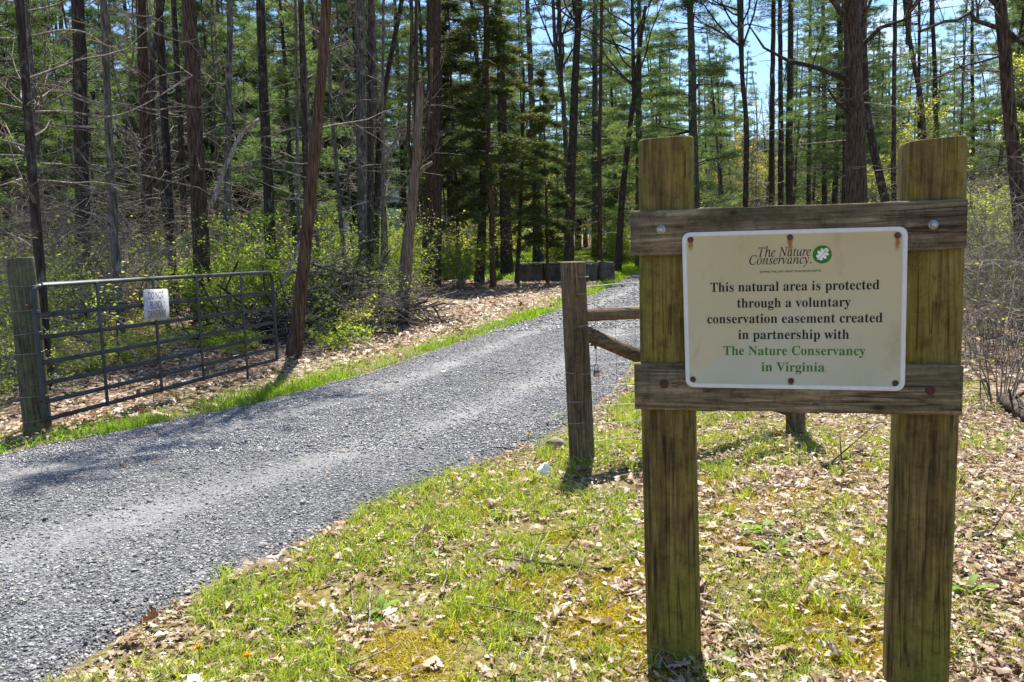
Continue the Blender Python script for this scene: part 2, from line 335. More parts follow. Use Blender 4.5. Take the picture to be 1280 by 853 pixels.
for n, y0, y1, s, spill in ((150000, 2.2, 8.5, .0066, .35), (9000, 2.2, 10, .0105, .3), (60000, 6, 17, .0100, .35), (12000, 14, 36, .024, .3)):
    x, y, z, s = stones(n, y0, y1, s, spill); n = len(x)
    V = oct_v[None] * rng.uniform(.4, 1.35, (n, 6, 1)) * np.stack([np.ones(n), rng.uniform(.6, 1, n), rng.uniform(.35, .8, n)], 1)[:, None]
    V = np.einsum('nij,nkj->nki', rand_rot(n, .35), V) * s[:, None, None] + np.stack([x, y, z + s * .2], 1)[:, None]
    b.add(V, t=(np.arange(n)[:, None, None] * 6 + oct_f).reshape(-1, 3), tint=np.repeat(rng.uniform(.01, 1, n), 6))
m, nt, bs = mat('gravel stone'); a = N(nt, 'ShaderNodeAttribute', attribute_name='tint')
r_ = ramp(nt, [(0, (.07, .07, .075)), (.45, (.19, .19, .193)), (.8, (.31, .307, .30)), (.95, (.50, .48, .445)), (1, (.38, .29, .21))], a.outputs['Fac'])
nt.links.new(r_.outputs[0], bs.inputs['Base Color']); bs.inputs['Roughness'].default_value = .75
tag(b.build('gravel_stones', m), 'loose blue grey crushed stones covering the drive', 'gravel', kind='stuff')

# far ridge
b = MB(); n = 90; xs = np.linspace(-700, 900, n); rows = []
for y, h in ((330, 0), (380, 22), (450, 45), (560, 52), (700, 0)):
    rows.append(np.stack([xs, y + 30 * np.sin(xs / 90), h * (.75 + .5 * vnoise(xs, xs * 0 + y, .006)) + 2], 1))
ii = np.arange(4)[:, None] * n + np.arange(n - 1)[None]
b.add(np.concatenate(rows), q=np.stack([ii, ii + 1, ii + n + 1, ii + n], -1))
HM = plain('haze blue wooded ridge', (.028, .042, .052), 1., scale=.05, var=.3); HM.node_tree.nodes['Principled BSDF'].inputs['Specular IOR Level'].default_value = 0  # blue of distant haze is painted into the ridge colour
tag(b.build('hills', HM, smooth=True), kind='structure')

# ------------------------------------------------------------ lettering from outlines (1000 units = 1 em-ish)
GLYPHS = {
'B ':(278,''),
'BC':(697,'382,-16 318,-11 259,4 205,30 157,64 116,106 83,156 59,212 44,273 39,340 44,406 59,467 84,523 117,572 158,613 207,648 261,673 321,688 386,693 434,689 488,676 547,655 557,651 567,649 577,648 599,653 614,668 624,693 650,693 650,459 625,459 599,517 568,566 531,606 489,636 443,654 395,660 294,624 234,516 214,337 236,169 303,69 414,35 454,38 494,49 533,67 571,91 606,121 638,158 666,132 589,50 494,0'),
'BN':(735,'600,-16 159,521 159,117 161,86 167,62 177,46 192,36 216,29 248,26 248,0 27,0 27,26 49,27 66,30 81,35 92,41 100,50 106,62 110,76 112,95 113,117 113,578 84,613 64,636 54,645 47,648 38,651 27,653 27,678 233,678 582,251 582,562 581,584 579,602 575,617 569,628 560,636 549,643 534,647 516,651 493,653 493,678 714,678 714,653 683,650 660,643 645,633 636,616 630,593 628,561 628,-16'),
'BT':(630,'137,0 137,26 169,28 194,35 212,46 223,63 230,88 232,120 232,645 222,645 173,640 131,625 97,601 71,567 53,524 43,473 16,473 16,678 611,678 611,472 586,472 558,568 496,626 400,645 392,645 392,120 394,87 401,62 412,45 429,34 454,28 488,26 488,0'),
'BV':(637,'316,-19 66,567 55,590 44,609 34,626 20,639 2,648 -21,653 -21,678 314,678 314,653 286,652 264,649 248,644 236,636 229,624 227,610 228,598 233,582 240,563 385,213 518,562 524,579 527,595 528,609 526,624 519,635 509,643 493,648 472,651 445,653 445,678 658,678 658,653 639,651 622,646 608,637 595,622 582,600 569,570 342,-19'),
'Ba':(512,'379,-15 337,-8 310,15 298,52 250,16 198,-6 142,-13 110,-10 82,0 60,17 43,39 33,65 30,94 37,135 59,172 95,203 146,230 213,257 296,283 296,359 294,385 288,405 278,421 264,431 244,438 220,440 184,436 162,426 155,408 157,402 161,394 169,382 177,369 181,356 183,344 181,327 174,313 164,301 149,291 133,286 115,284 96,286 80,292 67,303 57,316 51,333 49,352 52,375 60,395 73,415 92,432 114,446 141,458 171,467 205,472 241,474 305,470 356,457 392,435 416,404 431,363 436,313 436,93 436,78 437,66 439,59 442,55 447,52 453,51 460,52 468,56 477,62 490,41 456,10 419,-9 | 225,50 235,51 246,55 259,61 272,70 284,81 296,94 296,252 229,225 189,183 176,125 181,83 198,58'),
'Bc':(437,'232,-15 195,-12 161,-1 129,16 100,39 76,68 56,101 41,139 32,179 29,223 32,270 43,313 60,353 82,388 110,417 143,442 179,460 218,471 260,475 305,472 342,461 373,444 395,421 409,395 413,365 411,348 406,333 397,321 384,311 369,306 352,304 319,312 299,335 292,373 292,378 292,384 293,389 294,404 289,425 275,438 252,442 205,424 176,370 167,279 171,212 183,157 204,114 232,82 265,63 304,57 339,63 372,79 404,107 424,90 369,32 305,-3'),
'Bd':(551,'208,-15 175,-12 144,-1 116,16 90,38 69,66 52,99 39,136 32,176 29,219 32,268 40,313 54,354 72,389 94,419 121,443 151,460 183,471 217,474 261,468 299,449 332,417 332,597 330,616 325,630 316,641 303,648 285,652 262,654 262,678 475,678 475,112 476,90 479,73 484,61 492,52 506,45 526,41 526,16 469,13 404,2 332,-15 332,58 300,17 258,-7 | 255,42 270,44 285,51 301,62 314,76 325,93 332,113 332,360 327,376 319,390 307,402 292,411 276,416 259,418 231,413 209,397 194,372 183,335 177,287 175,228 177,171 183,123 193,87 208,62 229,47'),
'Be':(448,'229,-15 192,-12 157,-1 126,16 98,39 74,68 55,102 41,142 32,186 29,234 32,279 41,320 56,358 76,391 101,420 130,443 162,460 197,471 234,474 287,468 333,449 371,417 399,374 415,321 421,258 421,247 174,247 189,145 230,83 297,63 335,70 370,92 402,128 424,108 370,40 305,-1 | 173,286 300,286 300,320 299,358 294,389 288,413 277,429 261,439 240,442 203,427 180,380 173,303'),
'Bg':(487,'217,-209 158,-206 109,-197 71,-181 43,-160 27,-137 21,-111 30,-81 57,-57 102,-38 65,-15 42,13 35,45 38,69 47,90 63,110 85,128 115,146 152,164 86,200 46,251 33,316 36,346 45,374 59,399 79,420 102,439 131,454 162,465 197,472 234,474 273,472 310,465 347,453 472,453 472,399 399,399 418,369 430,337 434,303 431,275 424,249 411,225 394,204 373,186 348,172 320,161 289,155 256,153 249,153 241,153 234,154 226,155 218,155 211,155 195,153 180,149 168,141 158,130 152,119 150,106 157,88 177,77 210,73 261,73 310,72 351,67 386,60 413,50 435,36 451,19 461,-2 468,-26 470,-55 463,-100 441,-137 406,-168 356,-191 293,-204 | 234,185 256,189 272,199 284,217 291,242 296,274 297,314 296,354 291,386 284,411 272,428 256,439 234,442 213,439 196,428 185,411 176,386 172,354 170,314 172,274 176,242 185,217 196,199 213,189 | 239,-173 324,-165 375,-140 392,-98 390,-82 383,-70 371,-62 354,-56 332,-52 305,-51 144,-51 125,-68 113,-87 109,-108 113,-125 123,-140 141,-154 166,-165 198,-171'),
'Bh':(567,'27,0 27,24 44,26 58,31 67,38 73,49 77,64 78,83 78,594 77,613 74,628 68,639 59,647 46,652 28,655 28,678 220,678 220,397 261,440 308,465 362,474 434,456 478,403 492,315 492,83 493,64 496,49 502,39 511,31 524,26 541,24 541,0 301,0 301,24 308,24 331,31 345,50 350,83 350,323 349,348 346,368 341,384 333,395 320,402 302,404 272,398 245,380 220,350 220,83 221,64 224,49 230,39 238,31 251,26 268,24 268,0'),
'Bi':(295,'150,539 130,541 112,549 97,561 85,576 77,594 75,614 77,634 85,652 97,668 112,680 130,688 150,690 170,688 188,680 204,668 215,652 223,634 225,614 223,594 215,576 203,561 187,549 170,541 | 27,0 27,24 45,26 58,31 68,38 73,48 77,63 78,83 78,375 77,397 74,413 70,424 61,431 48,435 30,437 31,462 221,462 221,83 222,64 225,50 230,39 238,32 251,27 268,24 268,0'),
'Bl':(297,'27,0 27,24 45,26 58,31 68,38 73,48 77,63 78,83 78,592 77,612 74,628 70,639 62,647 49,652 30,654 30,678 221,678 221,83 222,64 225,50 230,39 238,32 251,27 268,24 268,0'),
'Bm':(825,'27,0 27,24 44,26 58,31 67,38 73,49 77,64 78,83 78,377 77,396 74,411 68,423 59,431 46,436 28,438 28,462 218,462 218,394 258,438 303,465 353,474 412,465 453,436 477,389 519,436 567,465 622,474 693,456 736,403 750,315 750,83 751,64 754,49 760,39 768,31 781,26 798,24 798,0 562,0 562,24 579,26 591,31 600,39 606,50 609,65 610,83 610,323 609,348 606,368 601,384 593,395 580,402 562,404 534,398 507,381 483,353 483,83 484,65 487,50 493,39 501,31 513,26 530,24 530,0 297,0 297,24 314,26 326,31 335,39 341,50 344,65 345,83 345,323 344,347 341,368 336,384 328,395 315,402 297,404 267,398 241,380 218,350 218,83 219,65 222,50 227,40 235,32 247,27 264,24 264,0'),
'Bn':(567,'27,0 27,24 44,26 58,31 67,38 73,49 77,64 78,83 78,377 77,396 74,411 68,423 59,431 46,436 28,438 28,462 220,462 220,398 260,440 308,466 362,474 434,456 478,403 492,315 492,83 493,64 496,49 502,39 511,31 524,26 541,24 541,0 301,0 301,24 308,24 331,31 345,50 350,83 350,323 349,348 346,368 341,384 333,395 320,402 302,404 272,398 245,380 220,350 220,83 221,64 224,49 230,39 238,31 251,26 268,24 268,0'),
'Bo':(501,'251,-15 209,-11 170,-1 135,17 103,41 77,70 56,105 40,143 31,185 28,229 31,275 40,317 56,356 77,390 103,419 135,443 170,460 208,471 250,474 292,471 330,460 365,443 396,420 422,391 444,357 459,318 469,276 472,229 469,183 459,141 444,102 422,68 396,39 366,16 331,-1 293,-12 | 251,17 276,22 296,35 311,58 316,74 321,95 324,121 325,152 327,188 327,229 325,307 319,365 309,403 295,426 275,440 251,445 225,440 205,426 191,403 182,365 176,307 174,230 174,189 176,153 178,122 181,95 186,74 191,58 206,35 226,22'),
'Bp':(553,'26,-207 26,-184 40,-183 51,-179 60,-175 67,-168 72,-160 75,-150 77,-137 78,-119 78,-95 78,362 77,389 74,409 69,422 61,429 47,435 29,439 29,462 213,462 213,391 247,438 291,466 343,475 377,472 408,461 436,444 461,421 482,393 499,360 511,322 519,282 521,238 518,191 511,148 498,108 481,72 459,42 434,18 404,-1 373,-11 338,-15 292,-8 253,13 220,48 220,-86 221,-111 223,-131 226,-147 231,-159 239,-169 249,-175 261,-179 276,-182 294,-183 294,-207 | 291,42 319,47 340,62 356,88 367,125 374,172 376,230 374,286 368,332 359,369 345,394 324,409 296,414 267,407 242,386 220,350 220,102 238,69 262,49'),
'Br':(428,'27,0 27,24 45,26 58,31 68,38 73,48 77,63 78,83 78,375 77,397 74,414 69,425 61,431 48,435 30,437 31,462 217,462 217,375 235,405 256,429 279,449 302,463 325,471 347,474 373,472 394,464 410,453 422,437 429,418 431,396 429,378 423,362 414,349 401,339 386,333 369,331 353,332 340,337 331,344 323,352 315,362 308,372 301,380 292,385 281,387 267,384 254,375 241,360 230,339 224,315 222,286 222,83 224,63 228,48 237,38 249,31 269,26 294,24 294,0'),
'Bs':(429,'225,-15 197,-12 164,-5 129,9 123,11 116,13 109,13 95,10 84,1 76,-13 53,-13 53,157 79,157 91,118 107,85 129,58 154,38 181,26 209,22 232,24 251,30 266,40 277,53 284,68 286,87 280,113 262,136 232,156 159,193 127,211 101,231 81,252 67,275 58,300 55,328 60,368 73,403 97,433 128,456 165,470 210,475 221,475 234,473 247,471 262,467 278,463 296,458 307,456 317,454 327,456 336,463 343,475 363,475 363,330 340,330 328,363 312,391 293,413 271,428 247,438 222,441 202,439 186,434 173,426 164,414 158,401 156,386 158,371 163,358 172,346 184,335 199,325 218,315 285,282 316,265 341,246 360,226 373,202 380,174 383,141 378,96 364,58 340,27 307,4 269,-10'),
'Bt':(340,'184,-14 148,-11 119,-1 98,16 84,39 75,69 72,106 72,415 30,415 30,446 68,483 102,517 131,550 156,579 176,606 192,631 215,631 215,462 309,462 309,415 215,415 215,122 216,103 218,88 223,76 229,67 238,62 250,60 272,66 291,83 307,111 331,98 294,36 245,-2'),
'Bu':(558,'195,-15 153,-10 121,3 97,26 81,57 71,96 68,144 68,369 67,390 64,407 59,421 50,430 36,436 17,438 17,462 211,462 211,110 213,94 217,80 225,69 235,60 248,55 263,53 292,58 318,73 340,98 340,369 339,392 335,409 329,422 319,430 303,436 282,438 282,462 482,462 482,104 483,84 487,68 493,58 503,51 517,46 536,44 536,19 478,15 412,4 340,-15 340,60 322,38 301,20 277,5 251,-6 224,-13'),
'Bv':(456,'212,-15 57,369 49,389 41,405 33,419 24,428 12,435 -4,437 -4,462 244,462 244,438 232,438 210,435 196,426 192,411 192,407 193,403 194,399 275,182 351,376 355,389 358,398 359,405 353,423 334,434 303,438 303,462 454,462 454,439 437,434 424,426 414,415 405,401 396,383 387,362 238,-15'),
'Bw':(647,'182,-15 25,394 20,406 15,416 9,424 2,430 -6,434 -16,437 -16,462 206,462 206,437 194,436 185,434 178,431 174,426 171,419 170,411 170,406 171,401 172,396 174,390 176,383 178,376 248,189 314,350 299,396 294,411 288,422 282,430 275,434 264,438 250,439 250,462 481,462 481,437 458,433 445,425 440,411 441,401 443,390 500,210 569,381 573,392 575,401 576,410 575,418 571,425 566,430 557,434 545,437 530,439 530,462 663,462 663,439 650,437 640,432 633,424 626,413 620,400 613,384 453,-15 430,-15 332,293 208,-15'),
'By':(447,'78,-209 54,-206 33,-199 15,-186 1,-169 -7,-149 -10,-125 -8,-108 -2,-93 7,-79 20,-68 35,-61 53,-59 69,-61 83,-65 95,-73 104,-84 109,-98 111,-113 111,-121 110,-130 112,-139 118,-145 128,-147 140,-143 154,-131 170,-110 178,-97 186,-82 193,-66 199,-48 204,-29 209,-7 54,373 48,387 42,399 37,410 31,418 27,424 23,428 16,433 7,436 -5,437 -7,437 -7,462 241,462 241,437 224,436 211,434 202,431 196,426 192,419 191,409 191,405 192,401 193,397 198,382 276,177 343,359 347,369 349,379 352,387 353,395 354,402 354,408 353,418 348,426 342,431 332,434 318,436 302,437 302,462 446,462 446,437 433,435 422,429 413,418 404,403 395,384 386,361 241,-36 225,-79 208,-114 193,-143 176,-165 160,-182 142,-195 123,-203 102,-207'),
'I ':(278,''),
'I.':(219,'109,111 79,103 57,81 49,51 57,21 79,-1 109,-9 139,-1 161,21 169,51 161,81 139,103'),
'IC':(701,'325,-15 270,-11 219,0 174,19 134,45 100,77 73,117 54,161 42,211 38,266 41,315 52,363 69,411 91,457 119,501 152,543 188,581 227,616 270,645 338,679 407,700 478,707 519,704 564,695 613,681 623,678 633,676 641,675 654,678 665,686 675,700 695,700 654,495 633,495 634,500 634,506 634,511 634,526 629,570 617,606 596,636 568,657 532,670 488,674 447,670 406,659 367,641 328,616 293,586 260,551 230,510 205,466 184,418 168,367 159,314 156,260 162,193 180,136 209,90 248,55 296,35 352,28 438,42 519,84 594,153 613,136 571,89 527,51 482,22 433,1 381,-11'),
'IN':(745,'503,-16 229,555 112,125 108,112 106,100 104,89 102,80 101,71 101,64 103,49 109,37 119,30 134,25 155,22 181,20 176,0 -50,0 -45,20 -16,22 7,28 25,38 39,53 52,77 62,108 193,585 194,589 195,592 196,597 197,608 195,623 189,638 178,652 164,663 147,670 128,672 121,672 126,692 271,692 526,161 636,567 640,580 642,592 645,603 646,612 647,621 647,628 645,643 639,655 629,662 613,667 593,670 566,672 571,692 798,692 792,672 773,671 756,669 741,665 728,659 717,651 708,640 700,625 692,607 685,584 522,-16'),
'IT':(625,'74,0 78,20 86,20 108,21 128,24 144,29 158,36 170,47 180,62 189,80 198,104 207,133 340,621 342,627 343,633 343,639 340,648 331,654 316,656 289,656 250,655 216,650 187,643 163,633 142,619 126,601 111,580 99,554 88,524 66,526 110,692 686,692 654,521 635,521 636,526 636,532 636,537 636,553 633,587 625,613 611,633 589,646 557,653 515,656 474,656 466,655 460,653 455,650 450,645 447,638 444,630 309,138 301,108 297,83 295,64 297,49 304,37 316,29 332,24 355,21 383,20 394,20 388,0'),
'Ia':(509,'74,-12 50,-9 29,0 13,16 0,37 -8,64 -10,96 -6,150 7,205 28,261 56,315 92,364 134,408 180,443 226,464 273,471 309,465 333,447 346,417 359,460 435,460 344,134 336,105 332,82 330,66 332,58 338,54 347,52 364,59 389,82 420,119 434,107 382,41 334,1 291,-12 268,-7 255,8 250,34 254,63 265,110 284,175 247,118 211,71 178,35 144,9 110,-7 | 122,49 138,51 154,59 172,71 190,87 208,107 226,130 244,155 260,182 276,210 290,240 302,269 312,300 320,329 325,357 326,383 320,417 303,438 275,445 244,440 214,423 184,396 156,359 132,314 110,261 101,233 93,207 87,181 83,156 80,132 79,109 84,76 98,56'),
'Ic':(444,'148,-12 105,-7 68,8 39,34 17,69 3,111 -1,162 1,195 7,228 18,261 32,293 50,324 72,353 96,380 123,405 152,426 199,451 247,466 297,471 326,469 351,461 371,450 385,434 394,417 397,397 396,381 391,367 384,356 373,347 361,342 347,340 323,344 309,358 304,380 304,387 306,393 308,399 311,404 314,410 319,416 325,423 326,426 328,429 328,431 324,439 313,443 294,445 259,440 225,426 193,403 164,372 138,335 117,292 101,246 91,202 88,160 91,124 99,93 114,68 132,49 155,38 182,34 233,44 286,73 339,122 355,105 287,40 218,1'),
'Ie':(428,'132,-10 92,-5 59,8 31,31 10,62 -2,101 -6,147 -4,179 3,212 14,246 28,280 47,312 69,344 93,373 121,399 150,422 197,449 244,466 291,471 319,469 342,462 360,452 373,437 381,418 384,396 376,355 351,317 310,282 253,252 180,228 91,212 89,199 87,187 86,176 85,165 84,155 84,146 94,86 125,50 177,38 225,47 276,75 329,121 344,106 312,70 279,40 245,18 210,2 172,-7 | 95,235 157,248 209,268 250,296 280,329 298,365 304,404 300,426 288,440 268,444 247,441 226,432 204,417 182,397 161,372 142,343 124,309 108,274'),
'Ih':(599,'453,-10 427,-7 405,2 387,17 373,37 365,61 362,90 363,107 364,126 367,147 370,171 375,197 381,225 404,329 408,348 412,366 415,383 417,397 419,411 419,422 414,455 399,474 373,481 335,473 296,447 258,405 224,354 199,304 184,256 130,0 37,0 167,618 172,643 175,661 176,671 168,697 145,713 106,718 98,718 107,760 291,760 252,576 246,549 240,521 233,494 226,466 219,438 212,410 223,410 280,485 342,530 408,545 467,533 503,496 515,434 514,422 513,408 510,391 506,371 502,349 497,324 471,206 467,186 463,168 461,150 459,133 458,117 458,101 462,74 474,58 493,53 513,56 534,63 557,76 575,47 533,15 492,-4'),
'In':(542,'331,-13 317,-11 305,-7 295,1 287,12 283,25 281,41 286,73 299,129 321,209 343,290 357,347 361,378 358,395 349,406 335,409 322,407 307,401 291,392 273,379 255,364 237,346 219,326 201,305 183,282 166,259 152,235 138,211 113,156 88,86 63,0 -18,0 79,329 86,355 91,375 92,391 91,402 86,411 79,417 68,421 53,423 34,424 26,424 29,442 55,445 79,448 100,452 119,455 135,458 149,461 170,467 185,470 194,471 198,468 199,465 199,462 198,458 138,264 188,327 235,379 280,419 322,447 359,463 392,469 424,463 444,445 450,414 450,401 448,388 447,375 444,361 440,346 436,331 378,131 369,95 367,86 365,79 365,73 367,60 374,53 386,50 408,59 434,88 464,135 480,123 431,47 382,2'),
'Io':(522,'157,-12 111,-7 71,8 39,33 14,66 -1,105 -6,152 -3,190 6,228 21,266 40,302 64,336 92,369 122,397 155,422 191,443 227,459 263,468 300,471 348,466 388,451 422,427 447,393 462,354 467,307 465,274 457,240 446,206 429,172 410,140 387,109 361,81 333,56 303,34 255,8 207,-7 | 168,17 195,20 221,31 247,48 271,70 294,96 315,127 333,160 349,195 362,232 371,268 377,303 379,337 370,397 341,433 294,445 261,440 229,424 197,399 167,364 140,322 116,273 98,221 87,172 83,124 86,92 93,66 106,45 122,29 143,20'),
'Ir':(333,'-19,0 68,311 76,343 81,368 83,386 82,399 77,409 70,415 58,419 41,421 19,423 22,442 46,446 68,450 88,453 106,456 121,459 134,462 155,467 169,470 176,471 183,470 186,465 185,458 133,267 205,380 263,448 309,471 321,470 332,465 341,458 348,447 352,435 353,421 351,404 346,389 337,376 326,366 313,360 298,358 287,359 277,363 268,369 261,377 256,387 253,399 175,297 111,164 61,0'),
'Is':(370,'116,-12 90,-11 68,-7 48,-1 33,5 20,8 9,9 -2,7 -9,2 -13,-6 -33,-6 -11,158 6,157 11,115 20,79 36,52 55,31 79,19 106,15 128,18 147,26 164,39 177,57 184,78 187,102 184,126 173,151 155,178 144,191 134,205 124,219 114,232 104,246 94,260 84,275 76,291 69,307 63,323 60,339 59,354 63,386 75,414 94,438 119,456 149,467 183,471 208,470 229,467 247,461 263,455 276,451 288,450 300,452 308,458 311,468 328,468 308,319 291,319 274,389 242,431 194,445 178,443 164,437 152,428 143,416 137,403 135,388 139,365 151,339 172,310 183,297 193,283 203,270 213,257 222,243 231,230 241,213 250,197 257,181 263,165 266,149 267,132 265,106 258,82 248,60 233,39 215,22 194,8 170,-3 144,-10'),
'It':(278,'49,-12 22,-6 6,11 1,39 1,48 2,57 4,66 5,74 8,83 10,92 98,421 29,421 33,442 93,465 149,513 202,584 225,584 187,453 272,453 264,421 179,421 98,116 93,96 90,80 89,67 91,55 97,48 107,46 126,54 152,78 185,118 200,101 148,38 98,1'),
'Iu':(542,'68,-12 50,-10 34,-4 22,6 13,20 8,36 6,56 7,69 8,84 12,102 16,123 21,146 28,172 75,340 77,349 79,358 81,368 82,377 83,386 83,395 81,407 77,416 70,422 58,425 42,427 20,428 23,446 47,449 69,452 89,455 106,458 121,460 134,463 156,467 170,470 177,471 184,470 189,468 190,464 189,453 188,448 187,444 186,440 105,159 100,140 96,124 93,110 90,98 89,88 88,80 91,62 101,52 118,48 138,52 160,63 185,81 210,106 237,136 264,171 290,211 314,255 338,303 358,353 375,406 389,460 467,460 380,137 373,108 368,86 367,70 369,58 376,50 387,48 410,57 437,82 469,125 483,111 434,43 383,2 331,-12 303,-6 287,11 281,40 283,62 288,89 296,121 327,228 278,154 232,94 189,48 148,14 108,-5'),
'Iv':(442,'91,-12 75,254 73,288 70,318 67,344 63,365 58,382 53,395 40,412 22,423 -1,426 -9,426 -5,445 12,448 27,451 42,454 55,456 67,459 78,462 87,465 95,467 103,469 109,469 114,470 118,470 132,449 144,386 152,280 163,87 192,117 219,146 244,174 266,201 287,228 305,253 334,298 352,333 358,356 356,363 352,370 344,378 336,386 328,394 321,403 315,411 312,420 311,429 312,441 317,452 324,461 334,467 345,471 358,472 371,470 383,464 393,455 400,442 405,427 406,409 387,336 331,242 237,127 112,-12'),
'Iy':(402,'-65,-228 -79,-227 -91,-223 -102,-217 -109,-208 -114,-198 -115,-186 -114,-175 -110,-166 -103,-158 -94,-151 -84,-147 -72,-146 -62,-147 -53,-150 -45,-154 -36,-158 -25,-161 -13,-162 3,-155 25,-136 51,-103 118,-10 66,261 62,283 57,303 54,322 50,337 46,351 43,363 36,383 27,399 16,411 3,420 -15,426 -36,428 -33,445 -17,447 -2,449 13,452 26,455 37,458 48,461 66,467 81,470 93,471 103,461 114,432 126,384 133,352 140,312 150,266 160,213 171,152 183,85 211,131 236,171 257,206 274,235 288,259 298,277 305,292 312,305 317,318 320,329 322,338 323,347 320,363 312,377 299,387 294,390 289,394 283,400 278,407 275,416 274,429 275,440 280,450 287,459 296,465 307,469 319,470 333,468 346,462 357,453 365,440 369,425 371,406 364,359 344,303 310,236 296,211 279,183 261,152 241,120 220,86 198,52 175,18 152,-16 128,-50 105,-82 81,-112 58,-140 34,-165 12,-186 -9,-204 -29,-217 -48,-225'),
'S ':(278,''),
'SA':(667,'362,686 293,686 0,0 100,0 186,201 476,201 567,0 667,0 | 326,536 436,289 224,289'),
'SB':(563,'75,0 309,0 446,29 520,97 543,182 523,265 467,326 379,360 379,362 438,397 472,445 483,508 461,591 393,656 273,682 75,682 | 173,594 263,594 334,581 371,546 382,499 366,438 318,402 238,390 173,390 | 173,302 291,302 376,288 426,251 442,196 430,145 385,105 296,88 173,88'),
'SC':(708,'656,635 570,667 493,685 422,691 229,644 97,517 48,331 87,179 207,47 416,-9 513,-1 593,20 663,51 663,158 584,116 504,90 425,81 281,114 184,205 149,340 185,474 281,567 421,601 498,593 575,570 656,530'),
'SD':(750,'76,0 342,0 536,50 660,175 704,341 666,501 547,629 341,682 76,682 | 174,594 325,594 482,559 573,467 603,341 582,238 499,135 330,88 174,88'),
'SE':(500,'462,682 75,682 75,0 471,0 471,88 173,88 173,300 452,300 452,388 173,388 173,594 462,594'),
'SG':(740,'673,336 444,336 444,248 575,248 575,108 528,94 478,85 427,81 283,114 187,205 151,340 186,473 280,566 414,601 496,593 578,571 659,534 659,633 566,668 491,686 416,691 229,644 99,518 50,337 98,158 226,36 413,-9 502,-3 586,15 673,47'),
'SH':(729,'653,682 555,682 555,385 173,385 173,682 75,682 75,0 173,0 173,297 555,297 555,0 653,0'),
'SI':(250,'174,682 76,682 76,0 174,0'),
'SK':(656,'285,359 582,682 460,682 173,370 173,682 75,682 75,0 173,0 173,337 520,0 655,0'),
'SL':(490,'172,682 74,682 74,0 480,0 480,88 172,88'),
'SN':(781,'706,682 614,682 614,154 152,682 74,682 74,0 166,0 166,525 622,0 706,0'),
'SO':(823,'45,341 90,168 216,41 409,-9 607,41 734,168 778,341 733,516 606,642 411,691 218,642 91,516 | 146,341 181,475 275,567 411,601 548,567 642,475 677,341 642,207 548,115 411,81 275,115 181,207'),
'SP':(510,'70,682 70,0 168,0 168,295 270,295 400,321 475,389 500,486 477,585 405,655 283,682 | 168,594 283,594 353,578 389,539 399,490 384,432 343,396 279,383 168,383'),
'SR':(604,'77,682 77,0 175,0 175,296 216,296 265,287 321,243 397,140 487,0 604,0 565,53 537,94 511,135 462,213 414,276 359,324 421,363 460,419 473,491 446,593 368,659 249,682 | 175,598 238,598 315,586 358,550 372,495 361,441 320,400 238,384 175,384'),
'SS':(458,'399,643 350,670 299,686 247,691 138,668 66,606 40,509 116,368 259,275 335,165 323,126 287,93 224,79 159,90 98,124 44,178 44,54 102,19 165,-2 235,-9 333,15 401,80 426,176 350,333 207,422 131,522 145,564 183,593 239,603 288,597 342,575 399,532'),
'ST':(604,'587,682 17,682 17,594 253,594 253,0 351,0 351,594 587,594'),
'SV':(604,'604,682 507,682 303,203 98,682 0,682 295,-6 315,-6'),
'SW':(1042,'1041,682 944,682 758,212 568,682 475,682 286,212 98,682 0,682 276,-6 295,-6 521,552 745,-6 764,-6'),
'SY':(604,'301,447 118,682 0,682 253,361 253,0 351,0 351,360 604,682 486,682'),
}

def text_mesh(name, txt, style, width, xh_scale, material, cx, base, cap_ref=None):
    """flat lettering in the panel's XZ plane, centred on cx, squeezed to width; returns mesh with 0.6 mm relief"""
    pen = 0; chars = []
    for ch in txt:
        adv, o = GLYPHS[style + ch]
        if o: chars.append([[(pen + float(p.split(',')[0]), float(p.split(',')[1])) for p in ring.split()] for ring in o.split(' | ')])
        pen += adv + (8 if style != 'S' else 0)
    allx = [p[0] for c in chars for s in c for p in s]; x0, x1 = min(allx), max(allx); sx = width / (x1 - x0); sz = xh_scale / 690.
    mb = MB()
    for q, c in enumerate(chars):                              # one outline at a time, so tight pairs never cancel out
        cu = bpy.data.curves.new(name, 'CURVE'); cu.dimensions = '2D'; cu.fill_mode = 'BOTH'; cu.extrude = .0003 + .00004 * (q % 2)
        for s in c:
            k = cu.splines.new('POLY'); k.points.add(len(s) - 1); k.use_cyclic_u = True
            for p, (x, y) in zip(k.points, s): p.co = ((x - (x0 + x1) / 2) * sx, y * sz, 0, 1)
        o = bpy.data.objects.new('tmp', cu); m1 = bpy.data.meshes.new_from_object(o); bpy.data.objects.remove(o)
        base_n = mb.n; mb.add([v.co for v in m1.vertices])
        for f in m1.polygons: mb.ng.append((np.array(f.vertices) + base_n, 0))
        bpy.data.meshes.remove(m1); bpy.data.curves.remove(cu)
    me = mb.mesh(name, material)
    me.transform(Matrix.Translation((cx, 0, base)) @ Matrix.Rotation(R(90), 4, 'X')); return me
